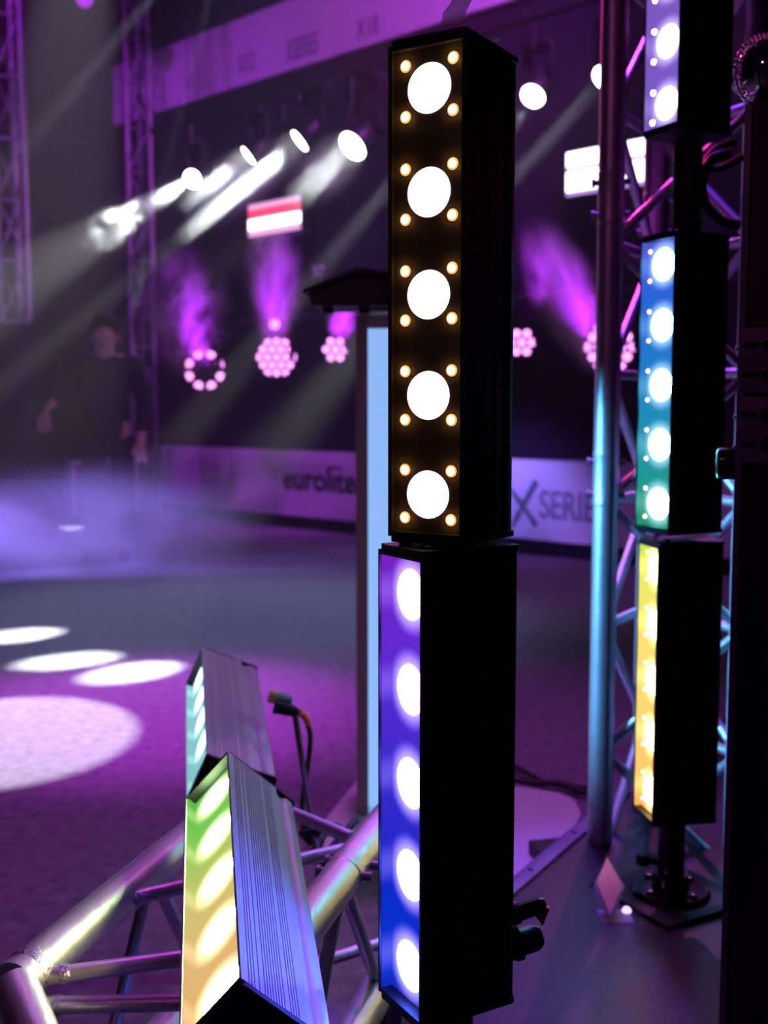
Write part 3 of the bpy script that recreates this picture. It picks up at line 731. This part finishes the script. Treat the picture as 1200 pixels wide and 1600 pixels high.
def strobe(label, x0, x1, y0, y1, off_, rows, group='strobe panels on the backdrop'):
    p = onwall((x0 + x1) / 2, (y0 + y1) / 2, off_)
    w = (onwall(x1, y0, off_) - onwall(x0, y0, off_)).dot(WD); h_ = onwall(x0, y0, off_).z - onwall(x0, y1, off_).z
    h_ *= 0.93
    t = thing('strobe_panel', label, 'strobe', p, (0, 0, WANG), group)
    bm = new_bm(); box(bm, (0, 0.07, 0), (w + 0.03, 0.12, h_ + 0.03), None, 0.008); obj('case', bm, M['black'], t)
    for f0, f1, m in rows:
        bm = new_bm(); box(bm, (0, 0.005, h_ / 2 - h_ * (f0 + f1) / 2), (w, 0.02, h_ * (f1 - f0) - 0.004)); obj('tube_window', bm, m, t, smooth=False)
    bm = new_bm(); tube(bm, (0, 0.1, h_ / 2), (0, 0.1, za - p.z if za - p.z < 1.2 else 0.3), 0.012, 8); obj('hanger', bm, M['black'], t)
strobe('strobe panel with a red bar over a white bar, under the moving heads', 388, 467, 312, 366, 0.9, [(0.0, 0.16, M['strobe_pink']), (0.16, 0.46, M['strobe_red']), (0.46, 0.80, M['strobe_white']), (0.80, 1.0, M['strobe_pink'])])
strobe('strobe panel glowing all white, half hidden by the tall truss', 884, 1006, 226, 300, 0.9, [(0.0, 0.34, M['strobe_white']), (0.34, 0.44, M['strobe_violet']), (0.44, 0.9, M['strobe_white']), (0.9, 1.0, M['strobe_violet'])])
# lamp glimpsed near the ceiling
q = P(132, -2, 9.5)
bm = new_bm(); lathe(bm, [(0.05, 0), (0.075, -0.03), (0.08, -0.25), (0.04, -0.30)], 18, align_z((Vector((0, 0, EYE)) - q)));
t = thing('rig_lamp', 'magenta lamp high up left of the backdrop', 'stage lamp', q)
obj('can', bm, M['black'], t); bm = new_bm(); lathe(bm, [(0.065, 0.0), (0.04, 0.01), (0, 0.012)], 18, align_z((Vector((0, 0, EYE)) - q))); obj('lens', bm, emis('rig_lens', (0.5, 0.02, 0.9), 1.0), t)

# ------------------------------------------------------------------ cabinet at the right edge with its ball
cy = 1.42
cx0 = P(1152, 640, cy).x
cab = thing('equipment_cabinet', 'tall black equipment cabinet with screwed panels beside the right column', 'cabinet', (cx0, cy, PZ), (0, 0, -math.atan2(cx0, cy)))
cabo = Vector((0.15, 0.14, 0))
zt_ = P(1158, 158, cy).z
bm = new_bm(); box(bm, (0, 0, (zt_ - PZ) / 2), (0.30, 0.28, zt_ - PZ), None, 0.004); obj('body', bm, M['black'], cab)
bm = new_bm(); box(bm, (-0.147, -0.143, (zt_ - PZ) / 2), (0.008, 0.008, zt_ - PZ - 0.01)); obj('edge_strip', bm, M['alu_dark'], cab, smooth=False)
for y0, y1 in ((513, 614), (620, 722)):
    za_, zb_ = P(1150, y1, cy).z - PZ, P(1150, y0, cy).z - PZ
    bm = new_bm(); box(bm, (-0.046, -0.1435, (za_ + zb_) / 2), (0.206, 0.008, zb_ - za_), None, 0.002); pn = obj('panel', bm, M['panelgrey'], cab)
    for f in (0.28, 0.74):
        z = za_ + (zb_ - za_) * f
        bm = new_bm(); box(bm, (-0.136, -0.149, z), (0.018, 0.004, 0.006), None, 0.001); obj('slot', bm, M['black'], pn)
        bm = new_bm(); lathe(bm, [(0.0095, 0), (0.0095, 0.004), (0.006, 0.005), (0, 0.005)], 16, Matrix.Translation((-0.113, -0.1475, z)) @ TO_FRONT); obj('socket', bm, M['black_gloss'], pn)
        bm = new_bm(); lathe(bm, [(0.003, 0), (0.003, 0.004), (0, 0.005)], 8, Matrix.Translation((-0.150, -0.145, z - 0.004)) @ Matrix.Rotation(-PI / 2, 4, 'Y')); obj('screw', bm, M['alu'], pn)
zk = P(1128, 725, cy).z - PZ
bm = new_bm(); lathe(bm, [(0.0215, 0), (0.0215, 0.016), (0.020, 0.022), (0.015, 0.024), (0, 0.025)], 28, Matrix.Translation((-0.15, -0.115, zk)) @ Matrix.Rotation(-PI / 2, 4, 'Y')); obj('side_knob', bm, M['black_gloss'], cab)
pb_ = P(1200, 112, cy + 0.05)
ball = thing('mirror_ball', 'small chrome ball with a glittering rim on top of the black cabinet', 'ball', (pb_.x, pb_.y, zt_))
rb = 0.042
bm = new_bm(); bmesh.ops.create_uvsphere(bm, u_segments=36, v_segments=20, radius=rb); bmesh.ops.translate(bm, vec=(0, 0, rb + 0.006), verts=bm.verts[:]); obj('chrome_ball', bm, M['chrome'], ball)
bm = new_bm(); lathe(bm, [(0.024, 0.0), (0.024, 0.004), (0.016, 0.008), (0.012, 0.009)], 24); obj('foot', bm, M['black_gloss'], ball)
rimR = Matrix.Translation((0, 0.004, rb + 0.006)) @ align_z((0.25, -1, 0))
bm = new_bm()
random.seed(3)
for i in range(46):
    for j in range(2):
        a = 2 * PI * (i + 0.5 * j) / 46; rr_ = rb + 0.003 + 0.0028 * j
        M4 = rimR @ Matrix.Rotation(a, 4, 'Z') @ Matrix.Translation((rr_, 0, 0.003 * j)) @ Euler((random.uniform(-.5, .5), random.uniform(-.5, .5), 0)).to_matrix().to_4x4()
        r_ = bmesh.ops.create_cube(bm, size=1); bmesh.ops.scale(bm, vec=(0.0034, 0.0040, 0.004), verts=r_['verts']); bmesh.ops.transform(bm, matrix=M4, verts=r_['verts'])
gl = obj('glitter_rim', bm, mat('glitter', (0.85, 0.7, 0.9), 0.35, 0.5), ball, smooth=False); gl['kind'] = 'stuff'

for ch in cab.children: ch.location = cabo
# ------------------------------------------------------------------ small card sign on the platform
sp = G(960, 1440, PZ)
card = thing('card_holder', 'small pink card in a clear tilted holder on the black platform', 'sign', sp)
def quadbox(pts, th):
    bm = new_bm(); pts = [Vector(p) - Vector(sp) for p in pts]
    nrm = (pts[1] - pts[0]).cross(pts[2] - pts[1]).normalized() * th
    lo = [bm.verts.new(p) for p in pts]; hi = [bm.verts.new(p + nrm) for p in pts]
    bm.faces.new(lo[::-1]); bm.faces.new(hi); n = len(pts)
    for i in range(n): bm.faces.new((lo[i], lo[(i + 1) % n], hi[(i + 1) % n], hi[i]))
    return bm
yc = sp.y
obj('card', quadbox([P(953, 1428, yc - 0.005), P(932, 1379, yc + 0.03), P(949, 1340, yc + 0.07), P(972, 1384, yc + 0.035)], 0.0015), M['pinkcard'], card, smooth=False)['label'] = 'pink card'
obj('holder_back', quadbox([P(951, 1436, yc), P(927, 1386, yc + 0.034), P(949, 1338, yc + 0.078), P(976, 1386, yc + 0.042)], 0.002), M['film'], card, smooth=False)
bm = new_bm(); b0 = G(938, 1440, PZ) - sp; b1 = G(992, 1442, PZ) - sp
box(bm, ((b0 + b1) / 2) + Vector((0, 0.02, 0.0015)), (0.055, 0.045, 0.003)); obj('holder_foot', bm, M['film'], card, smooth=False)
obj('holder_edge', quadbox([P(957, 1424, yc - 0.008), P(967, 1400, yc + 0.006), P(971, 1403, yc + 0.006), P(961, 1427, yc - 0.008)], 0.001), M['white'], card, smooth=False)
bp2 = G(979, 1428, PZ)
bm = new_bm(); lathe(bm, [(0.008, 0.004), (0.0085, 0.007), (0.005, 0.012), (0, 0.013)], 14); o = obj('violet_glint', bm, emis('glint_glow', (0.62, 0.42, 1.0), 2.0), card); o.location = bp2 - sp  # violet glint on the holder, painted as a small glowing bead

# ------------------------------------------------------------------ cables
def cable(label, pts, r, m=None, name='cable', group=None):
    bm = new_bm(); ring_tube(bm, spline(pts), r, 10)
    o = obj(name, bm, m or M['rubber']); recenter(o, tuple(min((Vector(p) for p in pts), key=lambda q: q.z)))
    return tag(o, label, 'cable', group)
y2 = 1.95
pl2 = thing('cable_plug', 'gold and teal cable plug at the end of the far lying light bar', 'plug', P(432, 1096, y2))
b_ = Vector(pl2.location)
bm = new_bm(); ring_tube(bm, [P(420, 1086, y2) - b_, P(434, 1090, y2) - b_], 0.013, 14); obj('gold_shell', bm, M['brass'], pl2)
bm = new_bm(); ring_tube(bm, [P(434, 1089, y2 + .01) - b_, P(456, 1096, y2 + .01) - b_], 0.011, 14); obj('teal_shell', bm, M['tealplug'], pl2)
bm = new_bm(); ring_tube(bm, [P(428, 1104, y2 - .01) - b_, P(455, 1110, y2 - .01) - b_, P(467, 1113, y2 - .01) - b_], [0.012, 0.011, 0.006], 14); obj('black_shell', bm, M['black'], pl2)
cable('black cable hanging straight down from the far plug to the low truss', [P(460, 1112, 1.94), P(464, 1135, 1.93), P(472, 1190, 1.9), P(482, 1250, 1.82), P(489, 1290, 1.74), P(494, 1330, 1.66)], 0.0055)
cable('black cable bowing out from the far plug and crossing behind the straight one', [P(480, 1130, 1.955), P(485, 1150, 1.955), P(482, 1190, 1.955), P(474, 1240, 1.94), P(471, 1290, 1.92)], 0.0048)
cable('short orange sleeve on the cable leaving the far plug', [P(468, 1113, 1.945), P(476, 1119, 1.95), P(482, 1131, 1.955)], 0.0062, M['orange'], 'cable_sleeve')
for k, pts in enumerate((
        [(470, 1302, 1.72), (500, 1300, 1.70), (530, 1306, 1.66), (524, 1335, 1.6), (500, 1350, 1.58), (494, 1315, 1.64)],
        [(494, 1330, 1.63), (508, 1300, 1.67), (528, 1292, 1.69), (532, 1310, 1.66), (520, 1340, 1.6)],
        [(498, 1360, 1.57), (515, 1330, 1.62), (540, 1300, 1.68), (556, 1282, 1.72)])):
    cable(('black cable loop lying over the low truss beside the blue lit housing', 'small black cable coil on the low truss', 'black cable end rising along the thick tube of the low truss')[k], [P(*q) for q in pts], 0.0058)
bm = new_bm(); q = P(487, 1300, 1.735)
bmesh.ops.create_icosphere(bm, subdivisions=2, radius=0.02)
for v in bm.verts: v.co *= 1 + 0.3 * noise.noise(v.co * 60)
o = obj('tape_knot', bm, M['black']); o.location = q; tag(o, 'lump of black tape where the cables meet above the low truss', 'tape')
# cables at the right column and across the carpet
cable('black cable looping between the top and middle bars of the right column', [P(1142, 240, 2.02), P(1112, 250, 2.03), P(1096, 285, 2.04), P(1104, 325, 2.04), P(1130, 348, 2.03), P(1155, 352, 2.03)], 0.010)
cable('thin black cable drooping behind the right column', [P(1150, 222, 2.06), P(1120, 232, 2.06), P(1098, 262, 2.07), P(1130, 262, 2.08), P(1160, 245, 2.08)], 0.007)
def gc(pts): return [G(x, y, 0.018) for x, y in pts]
cable('dark cable running across the carpet behind the white board', gc([(790, 1190), (825, 1208), (850, 1222), (880, 1226), (915, 1238), (950, 1236)]), 0.008)
cable('second dark cable on the carpet beside the tall truss', gc([(800, 1218), (840, 1224), (870, 1222), (905, 1230), (935, 1232)]), 0.008)
bm = new_bm(); q = G(860, 1326, 0.04)
prism(bm, [(-0.03, -0.10), (0.10, -0.04), (0.10, 0.05), (-0.03, 0.05)], 0.0, 0.03); o = obj('floor_foot', bm, M['black'], smooth=False); o.location = V(q, zl); o.rotation_euler = (0, 0, 0.25)
tag(o, 'flat dark foot standing on the white board next to the platform edge', 'foot')

# ------------------------------------------------------------------ dim things in the smoke at the left
def flight_case(label, px, py, s, rz):
    p = G(px, py); t = thing('flight_case', label, 'case', p, (0, 0, rz), 'flight cases in the smoke')
    w, d, h = s
    bm = new_bm(); box(bm, (0, 0, h / 2 + 0.08), (w, d, h), None, 0.006); bd = obj('case_body', bm, M['black'], t)
    for sx in (-1, 1):
        for sy in (-1, 1):
            bm = new_bm(); box(bm, (sx * (w / 2 - 0.008), sy * (d / 2 - 0.008), h / 2 + 0.08), (0.03, 0.03, h + 0.01)); obj('edge_profile', bm, M['alu_dark'], t, smooth=False)
            bm = new_bm(); lathe(bm, [(0.04, -0.018), (0.04, 0.018)], 16, Matrix.Translation((sx * (w / 2 - 0.08), sy * (d / 2 - 0.08), 0.04)) @ Matrix.Rotation(PI / 2, 4, 'X')); obj('castor', bm, M['rubber'], t)
    bm = new_bm(); box(bm, (0, 0, h + 0.08), (w + 0.012, d + 0.012, 0.03)); obj('lid_profile', bm, M['alu_dark'], t, smooth=False)
    return t
flight_case('dark flight case half lost in the smoke beside the standing truss', 160, 815, (0.55, 0.45, 0.45), 0.4)

# person in dark clothes
def skin_body(name, nodes, edges, m, parent, sub=2):
    me = bpy.data.meshes.new(name)
    me.from_pydata([n[0] for n in nodes], edges, [])
    o = bpy.data.objects.new(name, me); COL.objects.link(o); o.parent = parent
    sk = o.modifiers.new('skin', 'SKIN'); sk.use_smooth_shade = True
    for i, n in enumerate(nodes):
        r = n[1] if isinstance(n[1], tuple) else (n[1], n[1])
        me.skin_vertices[0].data[i].radius = r
    me.skin_vertices[0].data[0].use_root = True
    sd = o.modifiers.new('smooth', 'SUBSURF'); sd.levels = sub; sd.render_levels = sub
    me.materials.append(m)
    return o
py_ = 7.3
pc = P(168, 640, py_); ph = P(166, 531, py_)
per = thing('person', 'person in dark clothes standing in the smoke, head bowed and one hand held out', 'person', (pc.x, py_, 0))
hz = ph.z                                             # centre of the head
hd = P(66, 655, py_ - 0.15)                           # hand
hx = hd.x - pc.x; hzv = hd.z
def build_person():
    N = [((0, 0, 0.84), (0.13, 0.10)), ((0, 0, 1.00), (0.125, 0.09)), ((0, 0.01, 1.18), (0.15, 0.10)), ((0, 0.01, 1.30), (0.13, 0.085)), ((0, -0.01, hz - 0.14), 0.052), ((0, -0.03, hz - 0.06), 0.065), ((0, -0.035, hz + 0.02), (0.076, 0.092)), ((0, -0.02, hz + 0.08), (0.062, 0.075))]
    E = [(i, i + 1) for i in range(7)]
    def add(p, r, par): N.append((p, r)); E.append((par, len(N) - 1)); return len(N) - 1
    for s in (-1, 1):
        k = add((s * 0.09, 0, 0.78), 0.082, 0); k = add((s * 0.10, -0.01, 0.46), 0.058, k); k = add((s * 0.11, 0.01, 0.27), 0.05, k); k = add((s * 0.11, 0.02, 0.07), 0.036, k); add((s * 0.12, -0.10, 0.035), 0.034, k)
    k = add((-0.17, 0.01, 1.27), 0.055, 3); k = add((-0.27, -0.02, 1.08), 0.042, k); k = add((hx * 0.86, -0.12, hzv + 0.10), 0.030, k); palm = add((hx, -0.15, hzv + 0.03), (0.036, 0.020), k)
    for i in range(4):
        u = (i - 1.5) * 0.021; L = (0.062, 0.075, 0.07, 0.055)[i]
        a_ = add((hx + u * 0.9 + 0.01, -0.16, hzv - 0.02), 0.0105, palm); add((hx + u * 1.2 + 0.022, -0.175, hzv - 0.02 - L), 0.008, a_)
    a_ = add((hx + 0.045, -0.17, hzv + 0.015), 0.011, palm); add((hx + 0.062, -0.185, hzv - 0.03), 0.009, a_)
    k = add((0.17, 0.01, 1.27), 0.055, 3); k = add((0.24, -0.01, 1.02), 0.042, k); k = add((0.24, -0.10, 0.82), 0.030, k); palm2 = add((0.24, -0.12, 0.75), (0.036, 0.020), k)
    for i in range(4):
        u = (i - 1.5) * 0.021; a_ = add((0.24 + u * 0.9, -0.13, 0.70), 0.0105, palm2); add((0.24 + u, -0.125, 0.64), 0.008, a_)
    a_ = add((0.20, -0.14, 0.735), 0.011, palm2); add((0.19, -0.15, 0.69), 0.009, a_)
    body = skin_body('body', N, E, M['skin'], per)
    # clothing: jacket and trousers a little larger than the body
    C = [((0, 0, 0.74), (0.16, 0.13)), ((0, 0, 0.86), (0.155, 0.125)), ((0, 0, 1.02), (0.145, 0.11)), ((0, 0.01, 1.18), (0.17, 0.12)), ((0, 0.01, 1.31), (0.15, 0.105)), ((0, 0, hz - 0.15), 0.066)]
    CE = [(0, 1), (1, 2), (2, 3), (3, 4), (4, 5)]
    def addc(p, r, par): C.append((p, r)); CE.append((par, len(C) - 1)); return len(C) - 1
    k = addc((-0.17, 0.01, 1.28), 0.072, 4); k = addc((-0.27, -0.02, 1.08), 0.058, k); addc((hx * 0.88, -0.12, hzv + 0.11), 0.044, k)
    k = addc((0.17, 0.01, 1.28), 0.072, 4); k = addc((0.24, -0.01, 1.02), 0.058, k); addc((0.24, -0.10, 0.82), 0.044, k)
    skin_body('jacket', C, CE, M['cloth'], per)
    T = [((0, 0, 0.88), (0.15, 0.118))]; TE = []
    for s in (-1, 1):
        i0 = len(T); T += [((s * 0.09, 0, 0.76), 0.098), ((s * 0.10, -0.01, 0.46), 0.076), ((s * 0.11, 0.015, 0.09), 0.064)]; TE += [(0, i0), (i0, i0 + 1), (i0 + 1, i0 + 2)]
    skin_body('trousers', T, TE, M['cloth'], per)
    for s in (-1, 1):
        bm = new_bm(); bmesh.ops.create_uvsphere(bm, u_segments=16, v_segments=10, radius=1); bmesh.ops.scale(bm, vec=(0.05, 0.13, 0.05), verts=bm.verts[:])
        for v in bm.verts: v.co.z = max(v.co.z, -0.03)
        bmesh.ops.translate(bm, vec=(s * 0.115, -0.05, 0.03), verts=bm.verts[:]); obj('shoe', bm, M['black'], per)
    # hair and face
    bm = new_bm(); bmesh.ops.create_uvsphere(bm, u_segments=24, v_segments=16, radius=1)
    dele = [v for v in bm.verts if v.co.z < -0.15 or (v.co.y < -0.35 and v.co.z < 0.62)]
    bmesh.ops.delete(bm, geom=dele, context='VERTS'); bmesh.ops.scale(bm, vec=(0.094, 0.112, 0.125), verts=bm.verts[:]); bmesh.ops.translate(bm, vec=(0, -0.022, hz + 0.045), verts=bm.verts[:])
    h = obj('hair', bm, M['hair'], per); md = h.modifiers.new('t', 'SOLIDIFY'); md.thickness = 0.012
    bm = new_bm(); ring_tube(bm, [(0, -0.105, hz + 0.03), (0, -0.128, hz - 0.005), (0, -0.115, hz - 0.02)], [0.009, 0.014, 0.011], 10); obj('nose', bm, M['skin'], per)
    for s in (-1, 1):
        bm = new_bm(); bmesh.ops.create_uvsphere(bm, u_segments=12, v_segments=8, radius=0.012); bmesh.ops.translate(bm, vec=(s * 0.031, -0.104, hz + 0.028), verts=bm.verts[:]); obj('eye', bm, M['white'], per)
        bm = new_bm(); bmesh.ops.create_uvsphere(bm, u_segments=12, v_segments=8, radius=1); bmesh.ops.scale(bm, vec=(0.009, 0.018, 0.03), verts=bm.verts[:]); bmesh.ops.translate(bm, vec=(s * 0.083, -0.02, hz + 0.01), verts=bm.verts[:]); obj('ear', bm, M['skin'], per)
    bm = new_bm(); ring_tube(bm, [(-0.024, -0.098, hz - 0.048), (0, -0.108, hz - 0.046), (0.024, -0.098, hz - 0.048)], [0.003, 0.007, 0.003], 8); obj('mouth', bm, mat('lips', (0.45, 0.16, 0.15), 0.5), per)
build_person()
spot('person_lamp', (-1.2, 5.6, 3.4), (pc.x - 0.15, py_, 1.2), 2.5, (1.0, 0.2, 0.4), 24, 0.9, 0.05)

# ------------------------------------------------------------------ haze and smoke
def volume_mat(name, density, aniso=0.35, noisy=None, ball=False, color=(1, 1, 1)):
    m = bpy.data.materials.new(name); m.use_nodes = True
    nt = m.node_tree; nt.nodes.clear(); N = nt.nodes.new; Lk = nt.links.new
    v = N('ShaderNodeVolumeScatter'); v.inputs['Color'].default_value = (*color, 1); v.inputs['Anisotropy'].default_value = aniso; v.inputs['Density'].default_value = density
    o = N('ShaderNodeOutputMaterial'); Lk(v.outputs[0], o.inputs['Volume'])
    if noisy:
        scale, lo, hi, dist = noisy
        tc = N('ShaderNodeTexCoord'); n = N('ShaderNodeTexNoise'); n.inputs['Scale'].default_value = scale; n.inputs['Detail'].default_value = 3; n.inputs['Distortion'].default_value = dist
        Lk(tc.outputs['Object'], n.inputs['Vector'])
        mr = N('ShaderNodeMapRange'); mr.inputs[1].default_value = lo; mr.inputs[2].default_value = hi; mr.inputs[3].default_value = 0.0; mr.inputs[4].default_value = density
        Lk(n.outputs['Fac'], mr.inputs[0]); last = mr.outputs[0]
        if ball:
            ln = N('ShaderNodeVectorMath'); ln.operation = 'LENGTH'; Lk(tc.outputs['Object'], ln.inputs[0])
            fr = N('ShaderNodeMapRange'); fr.interpolation_type = 'SMOOTHSTEP'; fr.inputs[1].default_value = 1.0; fr.inputs[2].default_value = 0.25; Lk(ln.outputs['Value'], fr.inputs[0])
            mu = N('ShaderNodeMath'); mu.operation = 'MULTIPLY'; Lk(last, mu.inputs[0]); Lk(fr.outputs[0], mu.inputs[1]); last = mu.outputs[0]
        Lk(last, v.inputs['Density'])
    return m
hl, hr_ = wl + WN * 0.12, wr + WN * 0.12
bm = new_bm(); prism(bm, [(-6.5, 2.5), (0.25, 2.95), (3.6, 2.95), (hr_.x, hr_.y), (hl.x, hl.y), (hl.x - 1.2, 12.0), (-6.5, 12.0)], 0.02, 5.9); hz_o = obj('haze', bm, volume_mat('haze', 0.012, 0.3), smooth=False)
hz_o['kind'] = 'stuff'; tag(hz_o, 'thin haze filling the stage area and showing the light beams', 'haze')
def puff(label, c, s, density, scale, lo=0.42, hi=0.75, rot=(0, 0, 0), aniso=0.2):
    bm = new_bm(); bmesh.ops.create_icosphere(bm, subdivisions=3, radius=1.0)
    o = obj('smoke_cloud', bm, volume_mat('smoke', density, aniso, (scale, lo, hi, 0.6), True)); o.location = c; o.scale = s; o.rotation_euler = rot
    o['kind'] = 'stuff'; tag(o, label, 'smoke')
puff('low bluish smoke bank rolling over the carpet', P(110, 845, 6.7) + Vector((0, 0, 0.10)), (1.3, 0.8, 0.50), 1.3, 1.8, 0.34, 0.66)
PA = 0.95
puff('purple smoke curling above the ring spotlight', onwall(290, 490, PA), (0.42, 0.3, 0.55), 9.0, 2.6, 0.46, 0.64)
puff('purple smoke column above the honeycomb spotlight', onwall(428, 440, PA), (0.24, 0.25, 0.55), 6.0, 2.2, 0.36, 0.72)
puff('small purple smoke wisp above the seven dot spotlight', onwall(534, 500, PA), (0.14, 0.15, 0.22), 6.0, 2.0, 0.36, 0.70)
puff('purple smoke wisp rising left of the tall truss', onwall(888, 465, PA), (0.22, 0.25, 0.52), 6.0, 1.8, 0.36, 0.68, (0, -0.45, 0))
def beam_puff(label, k, t, s_, density, scale, lo, hi):
    p, d = BEAM[k]
    puff(label, p + d * t, s_, density, scale, lo, hi, d.to_track_quat('Z', 'Y').to_euler())
beam_puff('white smoke swirl in the wide beam', 0, 1.05, (0.26, 0.26, 0.40), 1.4, 3.4, 0.54, 0.66)
beam_puff('bright smoke streak right at the lamp of the wide beam', 0, 0.30, (0.12, 0.12, 0.34), 0.5, 2.2, 0.30, 0.70)
beam_puff('pale smoke streak in the beam of the second moving head', 1, 0.26, (0.14, 0.14, 0.38), 5.0, 2.6, 0.30, 0.62)
beam_puff('bright smoke streak along the long narrow beam', 2, 0.44, (0.18, 0.18, 0.66), 1.6, 2.8, 0.26, 0.58)
beam_puff('pale smoke below the round lens of the fourth moving head', 3, 0.26, (0.20, 0.20, 0.42), 2.4, 2.4, 0.30, 0.66)
puff('bluish smoke lump at the right end of the low smoke bank', P(235, 850, 6.9) + Vector((0, 0, 0.08)), (0.7, 0.5, 0.36), 2.0, 1.8, 0.36, 0.66)
spot('smoke_lamp', (-4.9, 5.6, 0.42), P(170, 845, 6.8) + Vector((0, 0, 0.10)), 5200, (0.30, 0.20, 1.0), 16, 0.8, 0.08)
SC.cycles.volume_bounces = 0
SC.cycles.max_bounces = 6
SC.cycles.volume_step_rate = 1.6
SC.cycles.volume_max_steps = 128
